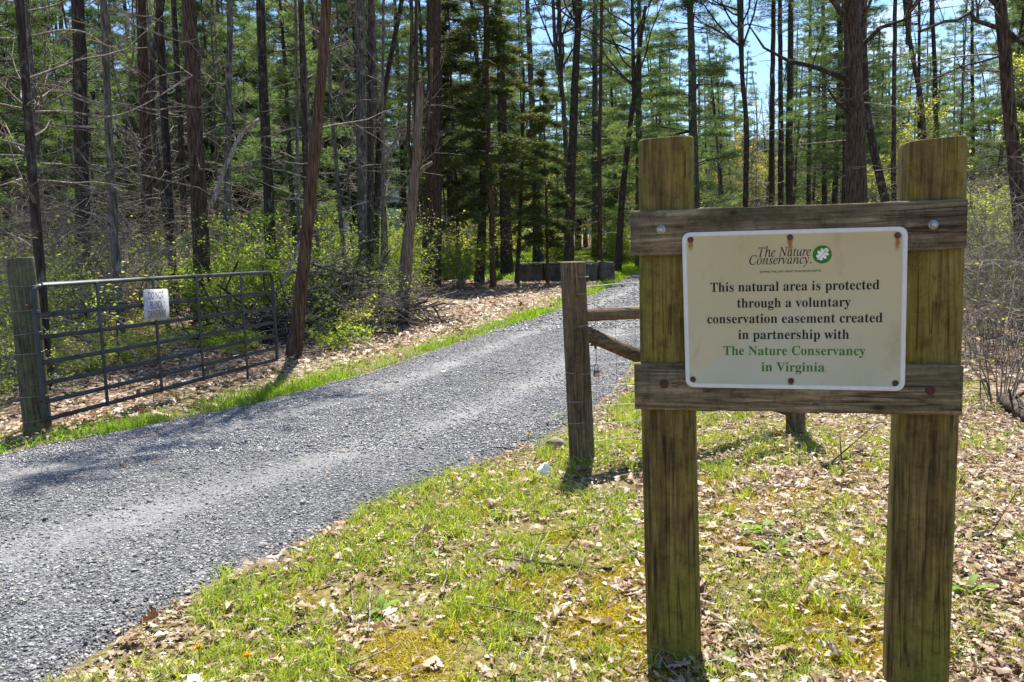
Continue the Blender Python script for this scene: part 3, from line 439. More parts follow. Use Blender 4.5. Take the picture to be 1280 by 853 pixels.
# ------------------------------------------------------------ the wooden sign
MAT['post'] = wood('mossy post timber', [(.28, (.06, .04, .012)), (.5, (.185, .128, .038)), (.72, (.34, .25, .085))], 2, moss=(.15, .145, .012), moss_amt=(.42, .66))
MAT['beam'] = wood('grey beam timber', [(.28, (.06, .044, .027)), (.5, (.19, .145, .085)), (.75, (.38, .305, .20))], 0, moss=(.055, .052, .022), moss_amt=(.5, .68), blotch=(.03, .028, .018))
MAT['oldpost'] = wood('brown fence timber', [(.28, (.045, .03, .016)), (.5, (.14, .098, .055)), (.75, (.28, .205, .125))], 2, moss=(.09, .085, .035), moss_amt=(.55, .75))
MAT['gatepost'] = wood('green grey post timber', [(.28, (.04, .038, .022)), (.5, (.12, .112, .065)), (.75, (.22, .21, .13))], 2, moss=(.075, .085, .035), moss_amt=(.45, .7))
MAT['rail'] = wood('round rail timber', [(.28, (.05, .036, .02)), (.5, (.15, .11, .06)), (.75, (.28, .22, .13))], 0, moss=(.10, .09, .03), moss_amt=(.55, .75))
MAT['rust'] = plain('rusty iron', (.085, .035, .018), .8, .2, .5, 60)
MAT['zinc'] = plain('dull galvanised steel', (.38, .38, .36), .45, .8, .25, 40)
MAT['wire'] = plain('fence wire', (.30, .29, .27), .5, .7)
MAT['black_paint'] = plain('gate paint', (.038, .04, .042), .5, .2, .5, 9)
MAT['ink'] = plain('black print', (.009, .008, .007), .9); MAT['green_ink'] = plain('green print', (.04, .15, .012), .9)
MAT['panel_rim'] = plain('pale panel rim', (.60, .60, .56), .5, var=.06)
MAT['leaf_white'] = plain('white print', (.72, .72, .64), .6, var=.08)

def round_post(H, r, top_tilt=(0, 0), sides=36, rings=26, seed=0, flat=0):   # flat: squared section with eased corners
    g = np.random.RandomState(seed); a = np.arange(sides) * 2 * np.pi / sides
    prof = 1 + .022 * np.sin(2 * a + g.rand() * 6) + .015 * np.sin(3 * a + g.rand() * 6) + .006 * g.randn(sides)
    if flat: prof = (np.abs(np.cos(a)) ** flat + np.abs(np.sin(a)) ** flat) ** (-1 / flat) * (1 + .004 * g.randn(sides))
    for _ in range(2):                                        # drying checks
        k = g.randint(sides); prof[k] -= .03
    zs = np.concatenate([[-.35], np.linspace(-.02, H - .012, rings), [H - .004, H]]); sc = np.concatenate([[1.03], np.linspace(1.03, .985, rings), [.982, .968] if flat else [.972, .94]])
    V = []
    for z, s in zip(zs, sc):
        w = .006 * np.array([math.sin(z * 2.1 + seed), math.cos(z * 1.7 + seed)])
        x = r * s * prof * np.cos(a) + w[0]; y = r * s * prof * np.sin(a) + w[1]
        tz = z + (x * top_tilt[0] + y * top_tilt[1]) * (z > H - .02); V.append(np.stack([x, y, tz], 1))
    b = MB(); i = np.arange(len(zs) - 1)[:, None] * sides; j = np.arange(sides)[None]; k = (j + 1) % sides
    b.add(np.concatenate(V), q=np.stack([i + j, i + k, i + sides + k, i + sides + j], -1)); b.ng.append((np.arange(sides) + (len(zs) - 1) * sides, 0)); return b
def disc(b, c, r, h, axis, m=0, sides=14, dome=.4):
    """small domed bolt head facing -Y in the sign's frame"""
    a = np.arange(sides) * 2 * np.pi / sides; V = []
    for rr, yy_ in ((1, 0), (1, -h * .6), (.75, -h), (.3, -h * (1 + dome * .3))):
        V.append(np.stack([c[0] + r * rr * np.cos(a), np.full(sides, c[1] + yy_), c[2] + r * rr * np.sin(a)], 1))
    i = np.arange(3)[:, None] * sides; j = np.arange(sides)[None]; k = (j + 1) % sides
    b.add(np.concatenate(V), q=np.stack([i + j, i + k, i + sides + k, i + sides + j], -1), m=m); b.ng.append((b.n - sides + np.arange(sides), m))

sg = empty('wooden_sign', (.527, 2.808, 0), math.atan2(-.254, .967))
tag(sg, 'mossy two post timber sign board with cream conservation easement panel', 'sign')
p = round_post(1.825, .0925, (.02, -.03), seed=2, flat=3.6, sides=64).build('post', MAT['post'], sg, True, (-.004, .095, 0))
p = round_post(1.772, .0945, (.06, -.02), seed=5, flat=3.4, sides=64).build('post', MAT['post'], sg, True, (.812, .095, 0))
def beam(x0, x1, zl, zr, h, seed):
    g = np.random.RandomState(seed); n = 26; xs = np.linspace(x0, x1, n); V = []
    prof = [(-.5, -.46), (-.46, -.5), (.46, -.5), (.5, -.46), (.5, .46), (.46, .5), (-.46, .5), (-.5, .46)]
    for i, x in enumerate(xs):
        zc = zl + (zr - zl) * i / (n - 1) + .0012 * g.randn(); e = .6 if i in (0, n - 1) else 1
        V.append([[x, .008 + py * .05 * (.97 if e < 1 else 1), zc + pz * h * (.985 if e < 1 else 1) + .0006 * g.randn()] for py, pz in prof])
    b = MB(); i = np.arange(n - 1)[:, None] * 8; j = np.arange(8)[None]; k = (j + 1) % 8
    b.add(np.array(V).reshape(-1, 3), q=np.stack([i + j, i + k, i + 8 + k, i + 8 + j], -1)); b.ng.append((np.arange(8)[::-1], 0)); b.ng.append((np.arange(8) + (n - 1) * 8, 0)); return b
for (x0, x1, zl, zr, h, seed, bolts, mt) in ((-.1203, .8968, 1.5164, 1.5097, .150, 3, [(-.0192, 1.5263), (.803, 1.5122)], 'zinc'), (-.115, .899, .9995, .9982, .158, 9, [(-.0144, 1.0092), (.8064, .9985)], 'rust')):
    o = beam(x0, x1, zl, zr, h, seed).build('crossbeam', MAT['beam'], sg)
    for bx_, bz in bolts:
        b = MB(); disc(b, (bx_, -.0165, bz), .015, .004, 1); disc(b, (bx_, -.02, bz), .0105, .008, 1); b.build('bolt', MAT[mt], o, True)
tag(o, 'lower beam with rusty bolts')
# panel: cream face, pale rim, rounded corners
pan = [(.0482, 1.5136), (.7303, 1.5099), (.732, .9961), (.057, 1.0002)]
def rounded(pts, rad, inset=0):
    P = np.array(pts, float); c = P.mean(0); out = []
    for i in range(4):
        a_, p_, b_ = P[i - 1], P[i], P[(i + 1) % 4]; da = (a_ - p_) / np.linalg.norm(a_ - p_); db = (b_ - p_) / np.linalg.norm(b_ - p_)
        p_ = p_ + (da + db) * inset
        for t in np.linspace(0, 1, 7):
            q0 = p_ + da * rad * (1 - t) ** 2 + db * rad * t ** 2; out.append(q0)
    return np.array(out)
m, nt, bs = mat('cream panel'); tco = nt.nodes.new('ShaderNodeTexCoord').outputs['Object']
c = ramp(nt, [(.3, (.42, .385, .235)), (.7, (.49, .455, .30))], noise(nt, 3, 5, vec=tco).outputs['Fac']).outputs[0]
c = mixc(nt, c, ramp(nt, [(.58, (1, 1, 1)), (.76, (.82, .77, .68))], noise(nt, 14, 6, .7, vec=tco, stretch=(1, 1, .35)).outputs['Fac']).outputs[0], 1., 'MULTIPLY')
xyz = nt.nodes.new('ShaderNodeSeparateXYZ'); nt.links.new(tco, xyz.inputs[0])
SCR = [(.0761, 1.4894), (.386, 1.4871), (.7015, 1.4829), (.0806, 1.0275), (.3913, 1.0254), (.7037, 1.0211)]
drip = None
for q, (sx, sz) in enumerate(SCR):
    L = (.042, .055, .052, .02, .026, .02)[q]
    fx = N(nt, 'ShaderNodeMapRange', clamp=True); fx.inputs['From Min'].default_value = .0095; fx.inputs['From Max'].default_value = .003
    wob = math_n(nt, 'MULTIPLY', math_n(nt, 'SUBTRACT', noise(nt, 90, 2, vec=tco).outputs['Fac'], .5), .01)
    nt.links.new(math_n(nt, 'ABSOLUTE', math_n(nt, 'ADD', math_n(nt, 'SUBTRACT', xyz.outputs[0], sx), wob)), fx.inputs[0])
    fz = N(nt, 'ShaderNodeMapRange', clamp=True); fz.inputs['From Min'].default_value = sz - L; fz.inputs['From Max'].default_value = sz - .005; nt.links.new(xyz.outputs[2], fz.inputs[0])
    up = math_n(nt, 'LESS_THAN', xyz.outputs[2], sz + .004)
    d_ = math_n(nt, 'MULTIPLY', math_n(nt, 'MULTIPLY', fx.outputs[0], fz.outputs[0]), up)
    drip = d_ if drip is None else math_n(nt, 'MAXIMUM', drip, d_)
c = mixc(nt, c, (.24, .095, .015), math_n(nt, 'MINIMUM', math_n(nt, 'MULTIPLY', drip, 1.8), .92))
nt.links.new(c, bs.inputs['Base Color']); bs.inputs['Roughness'].default_value = .45
MAT['panel'] = m
b = MB(); ring = rounded(pan, .03); n = len(ring)
def lay(y, rg): return np.stack([rg[:, 0], np.full(len(rg), y), rg[:, 1]], 1)
V = np.concatenate([lay(-.0185, ring), lay(-.0235, ring), lay(-.0245, rounded(pan, .03, .0015)), lay(-.0245, rounded(pan, .026, .0125)), lay(-.0235, rounded(pan, .025, .0135))])
i = np.arange(4)[:, None] * n; j = np.arange(n)[None]; k = (j + 1) % n
b.add(V, q=np.stack([i + j, i + k, i + n + k, i + n + j], -1), m=1); b.ng.append((np.arange(n) + 4 * n, 0)); b.ng.append((np.arange(n)[::-1], 1))
panel = b.build('sign_panel', [MAT['panel'], MAT['panel_rim']], sg)
FY = -.0239
def lettering(txt, style, xa, xb, base, cap, mt, nm='lettering'):
    me = text_mesh(nm, txt, style, xb - xa, cap, MAT[mt], (xa + xb) / 2, base); return put(me, nm, panel, (0, FY, 0))
lettering('This natural area is protected', 'B', .1388, .652, 1.3176, .0305, 'ink')
lettering('through a voluntary', 'B', .2232, .569, 1.2648, .0305, 'ink')
lettering('conservation easement created', 'B', .1281, .6631, 1.2141, .0305, 'ink')
lettering('in partnership with', 'B', .2269, .5658, 1.1617, .0305, 'ink')
lettering('The Nature Conservancy', 'B', .18, .6148, 1.1095, .0300, 'green_ink')
lettering('in Virginia', 'B', .2997, .4932, 1.0561, .0300, 'green_ink')
lettering('The Nature', 'I', .2889, .4488, 1.4274, .0300, 'ink', 'logo_lettering')
lettering('Conservancy.', 'I', .2611, .4510, 1.4030, .0300, 'ink', 'logo_lettering')
lettering('SAVING THE LAST GREAT PLACES ON EARTH', 'S', .2939, .4802, 1.3765, .0062, 'ink', 'logo_lettering')
# leaf emblem: white lobed oak leaf on a green disc
cx_, cz_, rad = .4828, 1.4303, .0285
b = MB(); a_ = np.arange(40) * 2 * np.pi / 40; b.ngon(np.stack([cx_ + rad * np.cos(a_), np.full(40, FY - .0004), cz_ + rad * np.sin(a_)], 1)[::1])
em = b.build('leaf_emblem', MAT['green_ink'], panel)
half = [(0, -.86), (.10, -.62), (.34, -.60), (.44, -.42), (.30, -.28), (.20, -.22), (.52, -.20), (.66, .02), (.44, .12), (.24, .12), (.50, .26), (.56, .48), (.34, .52), (.18, .42), (.26, .66), (.16, .84), (0, .90)]
rot = R(-42); b = MB()
for s in (1, -1):
    for q in range(len(half) - 1):
        g_ = .022 if abs(half[q][1]) < .8 else .012
        quad = [(g_ * s, half[q][1]), (max(half[q][0], g_) * s, half[q][1]), (max(half[q + 1][0], g_) * s, half[q + 1][1]), (g_ * s, half[q + 1][1])]
        quad = [(x * math.cos(rot) - z * math.sin(rot), x * math.sin(rot) + z * math.cos(rot)) for x, z in quad]
        b.ngon([(cx_ + x * rad * .98, FY - .0009, cz_ + z * rad * .98) for x, z in quad][::s])
b.build('leaf_shape', MAT['leaf_white'], em)
for sx, sz in SCR:
    b = MB(); disc(b, (sx, -.0236, sz), .0095, .004, 1); b.build('screw', MAT['rust'], panel, True)

# ------------------------------------------------------------ gate post, gate, notice
def gp(px, py, depth): return at(px, py, depth)
pb = gnd(42, 545)
o = empty('gate_post', (pb[0] - .02, pb[1] + .12, float(gz(pb[0], pb[1]))))
tag(o, 'weathered grey green wooden post at the hinge end of the metal gate', 'post')
o.rotation_euler = (0, R(-1.0), 0)
round_post(1.50, .108, (.03, .01), seed=11).build('post_body', MAT['gatepost'], o, True)
for z in (1.27, 1.05, .86, .70, .32, .12):
    b = MB(); a_ = np.arange(29) * 2 * np.pi / 28; b.tube(np.stack([.1135 * np.cos(a_), .1135 * np.sin(a_), z + .008 * np.sin(a_ + z * 9)], 1), .0022, 5); b.build('wire_band', MAT['wire'], o, True)
A = at(48, 440, 7.0)[:2]; Bp = at(343, 395, 10.35)[:2]
# gate frame in its own plane: s along, z up
gd_ = (Bp - A); GL = np.linalg.norm(gd_); gd_ /= GL
gt = empty('metal_gate', (A[0], A[1], 0), math.atan2(gd_[1], gd_[0]))
tag(gt, 'black tubular farm gate swung open along the left of the drive', 'gate')
zt0, zt1, zb0, zb1 = 1.272, 1.232, .135, .150
rr = .021
b = MB(); fr = []
def arc(cx, cz, r0, a0, a1): return [(cx + r0 * math.cos(t), cz + r0 * math.sin(t)) for t in np.linspace(a0, a1, 7)]
loop = arc(.10, zt0 - .10, .10, math.pi, math.pi / 2) + [(GL * .5, (zt0 + zt1) / 2)] + arc(GL - .10, zt1 - .10, .10, math.pi / 2, 0)
loop = [(0, zb0)] + [(0, .7)] + loop + [(GL, .7), (GL, zb1)]
b.tube([(s, 0, z) for s, z in loop], rr, 10); b.build('gate_frame', MAT['black_paint'], gt, True)
for z0, z1 in ((1.018, .985), (.832, .79), (.618, .615), (.44, .45), (.285, .295), (zb0, zb1)):
    b = MB(); b.tube([(0.01, 0, z0), (GL / 2, 0, (z0 + z1) / 2), (GL - .01, 0, z1)], .0195, 10, cap=True); b.build('gate_rail', MAT['black_paint'], gt, True)
for px in (128, 200, 252, 303):
    s_ = np.interp(px, [46, 128, 200, 252, 303, 342], [0, .68, 1.41, 2.07, 2.86, 3.53]) / 3.53 * GL
    lo = (.0 if px == 303 else np.interp(s_, [0, GL], [zb0, zb1])) - .02
    b = MB(); b.box((s_, -.026, (np.interp(s_, [0, GL], [zt0, zt1]) + lo) / 2), (.034, .012, np.interp(s_, [0, GL], [zt0, zt1]) - lo)); bevel(b.build('gate_upright', MAT['black_paint'], gt), .003)
for z in (1.10, .30):
    b = MB(); b.tube([(-.01, 0, z), (-.05, .0, z), (-.08, 0, z + .01)], .011, 7, cap=True); b.build('hinge', MAT['rust'], gt, True)
s0, s1 = (np.interp(q, [46, 128, 200, 252, 303, 342], [0, .68, 1.41, 2.07, 2.86, 3.53]) / 3.53 * GL for q in (182.5, 214))
no = empty('notice_sign', (A[0] + gd_[0] * (s0 + s1) / 2 + gd_[1] * .045, A[1] + gd_[1] * (s0 + s1) / 2 - gd_[0] * .045, 1.0), math.atan2(gd_[1], gd_[0]))
tag(no, 'small faded metal notice with red capitals fixed to the gate', 'notice')
w_, h_ = (s1 - s0), .305
rg = rounded([(-w_ / 2, h_ / 2), (w_ / 2, h_ / 2), (w_ / 2, -h_ / 2), (-w_ / 2, -h_ / 2)], .035)
b = MB(); n = len(rg); b.add(np.concatenate([lay(.002, rg), lay(-.002, rg)]), q=np.stack([np.arange(n), (np.arange(n) + 1) % n, (np.arange(n) + 1) % n + n, np.arange(n) + n], -1))
b.ng.append((np.arange(n) + n, 0)); b.ng.append((np.arange(n)[::-1], 0))
npn = b.build('notice_plate', plain('faded notice paint', (.42, .43, .44), .45, .1, .22, 25), no); npn.rotation_euler = (0, R(2), 0)
MAT['faded_red'] = plain('faded red print', (.20, .045, .045), .7, var=.25, scale=60)
for t_, z_, w2 in (('DO NOT', .055, .185), ('BLOCK', -.038, .15), ('DRIVEWAY', -.128, .215)):
    put(text_mesh('notice_lettering', t_, 'S', w2 * w_ / .30, .073, MAT['faded_red'], 0, z_), 'notice_lettering', npn, (0, -.0024, 0))
for z in (.02, -.02):
    b = MB(); disc(b, (0.115 * (1 if z > 0 else -1), -.002, z), .008, .004, 1); b.build('notice_bolt', MAT['zinc'], npn, True)

# ------------------------------------------------------------ brace fence on the right of the drive
fp = gnd(728, 582); fq = gnd(1000, 545); fq = fq + (fq - fp) * 0
fe = empty('brace_fence', (fp[0], fp[1] + .09, float(gz(fp[0], fp[1])))); FA = math.atan2(fq[1] + .1 - fp[1] - .09, fq[0] - fp[0]); fe.rotation_euler = (0, 0, FA)
FL = math.hypot(fq[0] - fp[0], fq[1] - fp[1])
tag(fe, 'brown wooden end post fence with round rail, diagonal brace and woven wire', 'fence')
o = round_post(1.355, .085, (-.02, .02), seed=21).build('fence_post', MAT['oldpost'], fe, True); o.rotation_euler = (0, R(-1.0), 0)
round_post(1.25, .07, seed=22).build('fence_post', MAT['oldpost'], fe, True, (FL, 0, 0))
b = MB(); b.tube([(-.02 + FL * t, 0, .995 - .02 * t) for t in np.linspace(0, 1, 12)], [.042, .044, .043, .045, .044, .043, .045, .044, .043, .045, .044, .043], 14, rough=.04); b.build('fence_rail', MAT['rail'], fe, True)
b = MB(); b.tube([(.0 + (FL - .05) * t, .01, .90 - .72 * t - .12 * t * (1 - t)) for t in np.linspace(0, 1, 12)], .05, 14, rough=.04); b.build('fence_brace', MAT['rail'], fe, True)
b = MB()
for z in (.1, .22, .35, .5, .66, .84, 1.02, 1.18): b.tube([(-.06 + (FL + .1) * t, .052 + .01 * math.sin(9 * t + z), z + .012 * math.sin(t * 7 + z * 5)) for t in np.linspace(0, 1, 12)], .0016, 4)
for x in np.arange(.15, FL, .155): b.tube([(x, .053, .1), (x + .004, .05, .6), (x, .053, 1.18)], .0014, 4)
b.build('wire_mesh', MAT['wire'], fe)
for z in (1.26, 1.14, .93, .62, .42, .28):
    b = MB(); a_ = np.arange(25) * 2 * np.pi / 24; b.tube(np.stack([-.015 + .0905 * np.cos(a_), .0905 * np.sin(a_), z + .008 * np.sin(a_ * 1 + z * 9)], 1), .002, 5); b.build('wire_band', MAT['wire'], fe, True)
b = MB(); b.tube([(.06, -.07, .80), (.095, -.055, .80), (.10, -.055, .77)], .009, 7, cap=True); b.build('latch_hook', MAT['rust'], fe, True)
# padlock hanging from the hook
w = Matrix.Rotation(FA, 3, 'Z') @ Vector((.102, -.055, 0))
pk = empty('padlock', (fe.location.x + w.x, fe.location.y + w.y, .60), FA); tag(pk, 'small brass and blue padlock hanging beside the fence post', 'padlock')
b = MB(); b.box((0, 0, .0), (.04, .02, .03)); bevel(b.build('padlock_body', plain('brass', (.45, .30, .10), .4, .8), pk), .004)
b = MB(); b.box((0, 0, .021), (.041, .021, .014)); bevel(b.build('padlock_band', plain('blue plastic', (.03, .10, .35), .5), pk), .003)
b = MB(); b.tube([(-.012, 0, .025), (-.012, 0, .06), (-.006, 0, .072), (.006, 0, .072), (.012, 0, .06), (.012, 0, .025)], .0035, 7); b.build('shackle', MAT['zinc'], pk, True)
b = MB(); b.tube([(0, 0, .072), (.001, 0, .12), (-.001, 0, .175)], .003, 5); b.build('chain', MAT['zinc'], pk, True)

# ------------------------------------------------------------ concrete barrier by the bend
MAT['concrete'] = plain('stained concrete', (.10, .09, .072), .95, var=.6, scale=3.5); MAT['concrete_top'] = plain('sunlit concrete top', (.30, .29, .22), .95, var=.3, scale=4)  # cap colour is lightened to paint in the sunlight along its top
bl, br = at(646, 343, 31.5), at(742, 343, 31.0)
ba = empty('concrete_barrier', (bl[0], bl[1], float(gz(bl[0], bl[1]))), math.atan2(br[1] - bl[1], br[0] - bl[0])); tag(ba, 'low stained concrete barrier wall left of the bend in the drive', 'barrier')
BL = np.linalg.norm((br - bl)[:2])
def slab(x0, x1, y0, y1, z0, z1, seed, rough=.022):
    g = rng2(seed); nx_, ny_, nz_ = 14, 5, 7; V = []; idx = {}
    bm_ = MB(); P_ = []
    for sx_, fx in ((0, 'y0'), (1, 'y1')):
        xs_, zs_ = np.linspace(x0, x1, nx_), np.linspace(z0, z1, nz_); gx, gz_ = np.meshgrid(xs_, zs_, indexing='ij'); P_.append(np.stack([gx, np.full(gx.shape, y0 if sx_ == 0 else y1), gz_], -1))
    off = g.normal(size=(nx_, nz_)) * rough; top = g.normal(size=nx_) * rough
    P_[0][..., 1] += off; P_[1][..., 1] -= off
    for p in P_: p[:, -1, 2] += top; p[0, :, 0] += g.normal() * rough * .5
    n_ = nx_ * nz_; v = np.concatenate([P_[0].reshape(-1, 3), P_[1].reshape(-1, 3)]); i = np.arange(nx_ - 1)[:, None] * nz_ + np.arange(nz_ - 1)[None]
    q = [np.stack([i, i + nz_, i + nz_ + 1, i + 1], -1).reshape(-1, 4), np.stack([i, i + 1, i + nz_ + 1, i + nz_], -1).reshape(-1, 4) + n_]
    t = np.arange(nx_ - 1) * nz_ + nz_ - 1; q.append(np.stack([t, t + nz_, t + nz_ + n_, t + n_], -1))
    for e0 in (0, (nx_ - 1) * nz_): e_ = e0 + np.arange(nz_ - 1); q.append(np.stack([e_, e_ + 1, e_ + 1 + n_, e_ + n_], -1))
    return bm_.add(v, q=np.concatenate(q))
rng2 = np.random.RandomState
for k_, (f0, f1, hh) in enumerate(((0, .36, .60), (.367, .70, .62), (.707, 1., .59))): slab(BL * f0, BL * f1, -.17, .17, -.1, hh, 40 + k_).build('barrier_block', MAT['concrete'], ba)
slab(-.05, BL + .03, -.2, .2, .625, .675, 45, .008).build('barrier_cap', MAT['concrete_top'], ba)
slab(BL - .35, BL + .15, -.40, -.19, -.1, .62, 46).build('barrier_pier', MAT['concrete'], ba)
er = at(750, 343, 30.5); e = empty('end_block', (er[0], er[1], float(gz(er[0], er[1])))); tag(e, 'dark leaning concrete end block right of the barrier wall', 'concrete block'); e.rotation_euler = (0, R(3), .2)
b = MB(); v8 = np.array([[0, 0, -.1], [.62, 0, -.1], [.5, 0, .70], [.0, 0, .74]]); b.add(np.concatenate([v8, v8 + [0, .5, 0]]), q=[[0, 1, 2, 3], [7, 6, 5, 4], [0, 4, 5, 1], [1, 5, 6, 2], [2, 6, 7, 3], [3, 7, 4, 0]])
bevel(b.build('block_body', MAT['concrete'], e), .05)
# ------------------------------------------------------------ trees
def rs(seed):
    return np.random.RandomState(seed)
def unit(v): return v / (np.linalg.norm(v) + 1e-9)
def blades(b, P, D, L, W, g, m=0, tint=None):
    """thin triangles from points P along directions D (needles, grass)"""
    n = len(P); D = D / (np.linalg.norm(D, axis=1)[:, None] + 1e-9); s = np.cross(D, g.normal(size=(n, 3))); s /= np.linalg.norm(s, axis=1)[:, None] + 1e-9
    L = np.broadcast_to(L, n)[:, None]; W = np.broadcast_to(W, n)[:, None]
    V = np.stack([P - s * W, P + s * W, P + D * L], 1)
    b.add(V, t=np.arange(n * 3).reshape(-1, 3), m=m, tint=np.repeat(g.uniform(.01, 1, n) if tint is None else tint, 3))
def leaves(b, P, size, g, m=0, up=.4):
    """small folded diamond leaves"""
    n = len(P); D = g.normal(size=(n, 3)); D[:, 2] = D[:, 2] * .5 + .1; D /= np.linalg.norm(D, axis=1)[:, None]
    Nn = g.normal(size=(n, 3)) * .7 + np.array([0, 0, up * 2]); s = np.cross(D, Nn); s /= np.linalg.norm(s, axis=1)[:, None] + 1e-9
    L = (size * g.uniform(.6, 1.4, n))[:, None]; up_ = np.cross(s, D)
    V = np.stack([P, P + D * L * .45 + s * L * .32 + up_ * L * .08, P + D * L, P + D * L * .45 - s * L * .32 + up_ * L * .08], 1)
    i = np.arange(n)[:, None] * 4
    b.add(V, t=np.concatenate([i + [0, 1, 2], i + [0, 2, 3]]), m=m, tint=np.repeat(g.uniform(.01, 1, n), 4))
def trunk_mesh(name, H, r, material, g, lean=(0, 0), wob=.06, sides=10, n=16, flare=1.35, pts=None, top=.25):
    z = np.linspace(0, 1, n) ** 1.25
    if pts is None:
        c = np.cumsum(g.normal(size=(n, 2)), 0) * wob / math.sqrt(n) * z[:, None] * H * .12
        P = np.stack([lean[0] * z * H + c[:, 0], lean[1] * z * H + c[:, 1], z * H - .25 * (z == 0)], 1)
    else: P = np.asarray(pts, float); n = len(P); z = (P[:, 2] - P[0, 2]) / (P[-1, 2] - P[0, 2])
    rad = r * (1 - (1 - top) * z) * (1 + (flare - 1) * np.exp(-z * H / (r * 4)))
    b = MB(); b.tube(P, rad, sides, rough=.05); return b, P, rad
def dead_twigs(b, P, rad, g, z0, z1, num, Lm, m=0, fork=True):
    """dry side branches on a trunk"""
    for _ in range(num):
        zz = g.uniform(z0, z1); i = min(np.searchsorted(P[:, 2], zz), len(P) - 1); c = np.array([np.interp(zz, P[:, 2], P[:, 0]), np.interp(zz, P[:, 2], P[:, 1]), zz])
        a = g.uniform(0, 2 * np.pi); L = Lm * g.uniform(.3, 1.2); e = g.uniform(-.15, .45); d = np.array([math.cos(a), math.sin(a), e]); n = 6
        t = np.linspace(0, 1, n)[:, None]; w = np.cumsum(g.normal(size=(n, 3)), 0) * L * .035 * t
        Q = c + d * L * t + np.array([0, 0, -1]) * (t ** 2) * L * g.uniform(-.1, .35) + w
        b.tube(Q, np.linspace(.012, .003, n) * (.5 + L * .5), 4, m=m)
        if fork:
            for _ in range(g.randint(1, 5)):
                k = g.randint(1, n - 1); d2 = unit(d + g.normal(size=3) * .6); L2 = L * g.uniform(.2, .5); t2 = np.linspace(0, 1, 4)[:, None]
                b.tube(Q[k] + d2 * L2 * t2 + g.normal(size=(4, 3)) * L2 * .05 * t2, np.linspace(.006, .002, 4) * (.5 + L * .5), 3, m=m)
def pine_crown(H, z0, Rm, g, dens=1., nl=.15, nw=.0095, droop=.15, m_leaf=0, m_wood=1, topf=.12, spray=False):
    b = MB(); z = z0
    while z < H:
        f = (z - z0) / (H - z0); Lb = Rm * (1 - f) ** .7 * (.45 + .55 * min(1, f * 4 + .4)) + topf
        for _ in range(g.randint(3, 6)):
            a = g.uniform(0, 2 * np.pi); L = Lb * g.uniform(.55, 1.15); d = np.array([math.cos(a), math.sin(a), g.uniform(.0, .3)]); n = 6; t = np.linspace(0, 1, n)[:, None]
            Q = np.array([0, 0, z + g.uniform(-.15, .15)]) + d * L * t + np.array([0, 0, -droop * L]) * t ** 2 + np.cumsum(g.normal(size=(n, 3)), 0) * L * .02 * t
            b.tube(Q, np.linspace(.008 + L * .007, .003, n), 4, m=m_wood)
            side = np.array([-d[1], d[0], 0]); nt_ = int(26 * L * dens) + 4
            tt = g.uniform(.22, 1, nt_); base = np.stack([np.interp(tt, t[:, 0], Q[:, i]) for i in range(3)], 1)
            off = g.uniform(-1, 1, nt_) * L * .28 * (1.15 - tt); tips = base + side * off[:, None] + d * (np.abs(off) * .6)[:, None] + g.normal(size=(nt_, 3)) * .04
            tips[:, 2] -= np.abs(off) * .1 * (3 if spray else 1)
            for k in range(0, nt_, 4): b.tube(np.stack([base[k], tips[k]]), [.005, .002], 3, m=m_wood)
            nb = 9; P = np.repeat(tips, nb, 0); D = np.repeat(unit(d)[None] + side * np.sign(off)[:, None] * .6, nb, 0) + g.normal(size=(nt_ * nb, 3)) * (.55 if not spray else .35)
            if spray: P = P - D * g.uniform(0, .18, len(P))[:, None]
            else: P = P + g.normal(size=P.shape) * .035
            blades(b, P, D, nl * g.uniform(.6, 1.2, len(P)), nw, g, m=m_leaf, tint=np.repeat(g.uniform(.01, 1, nt_), nb))
        z += g.uniform(.28, .55)
    return b
def bare_branches(b, P, rad, g, z0, num, Lr, m=0, buds=None, lift=.9, twigs=7):
    """limbs, side branches and twigs of a leafless tree; returns bud positions"""
    tips = []; H = P[-1, 2]
    for q in range(num):
        zz = g.uniform(z0, H * .98); c = np.array([np.interp(zz, P[:, 2], P[:, i]) for i in range(3)]); f = (zz - z0) / max(.1, H - z0)
        a = g.uniform(0, 2 * np.pi); L = Lr * (1.1 - .75 * f) * g.uniform(.6, 1.2); r0 = min(np.interp(zz, P[:, 2], rad) * .5, .012 + L * .012); n = 8; t = np.linspace(0, 1, n)[:, None]
        d = unit(np.array([math.cos(a), math.sin(a), lift * g.uniform(.3, 1.2)])); w = np.cumsum(g.normal(size=(n, 3)), 0) * L * .045 * t ** .5
        Q = c + d * L * t + np.array([0, 0, .25 * L]) * t ** 2 + w; b.tube(Q, np.linspace(r0, .004, n), 5, m=m)
        for _ in range(g.randint(4, 8)):
            k = g.randint(2, n); d2 = unit(d + g.normal(size=3) * .7 + [0, 0, .2]); L2 = L * g.uniform(.2, .45); n2 = 5; t2 = np.linspace(0, 1, n2)[:, None]
            Q2 = Q[k] + d2 * L2 * t2 + np.cumsum(g.normal(size=(n2, 3)), 0) * L2 * .06 * t2; b.tube(Q2, np.linspace(r0 * .4, .003, n2), 4, m=m)
            for _ in range(g.randint(2, twigs)):
                k2 = g.randint(1, n2); d3 = unit(d2 + g.normal(size=3) * .8); L3 = L2 * g.uniform(.25, .6); t3 = np.linspace(0, 1, 3)[:, None]
                Q3 = Q2[k2] + d3 * L3 * t3 + g.normal(size=(3, 3)) * L3 * .06 * t3; b.tube(Q3, [.004, .003, .0018], 3, m=m); tips.append(Q3[1:])
    return np.concatenate(tips) if tips else np.zeros((0, 3))

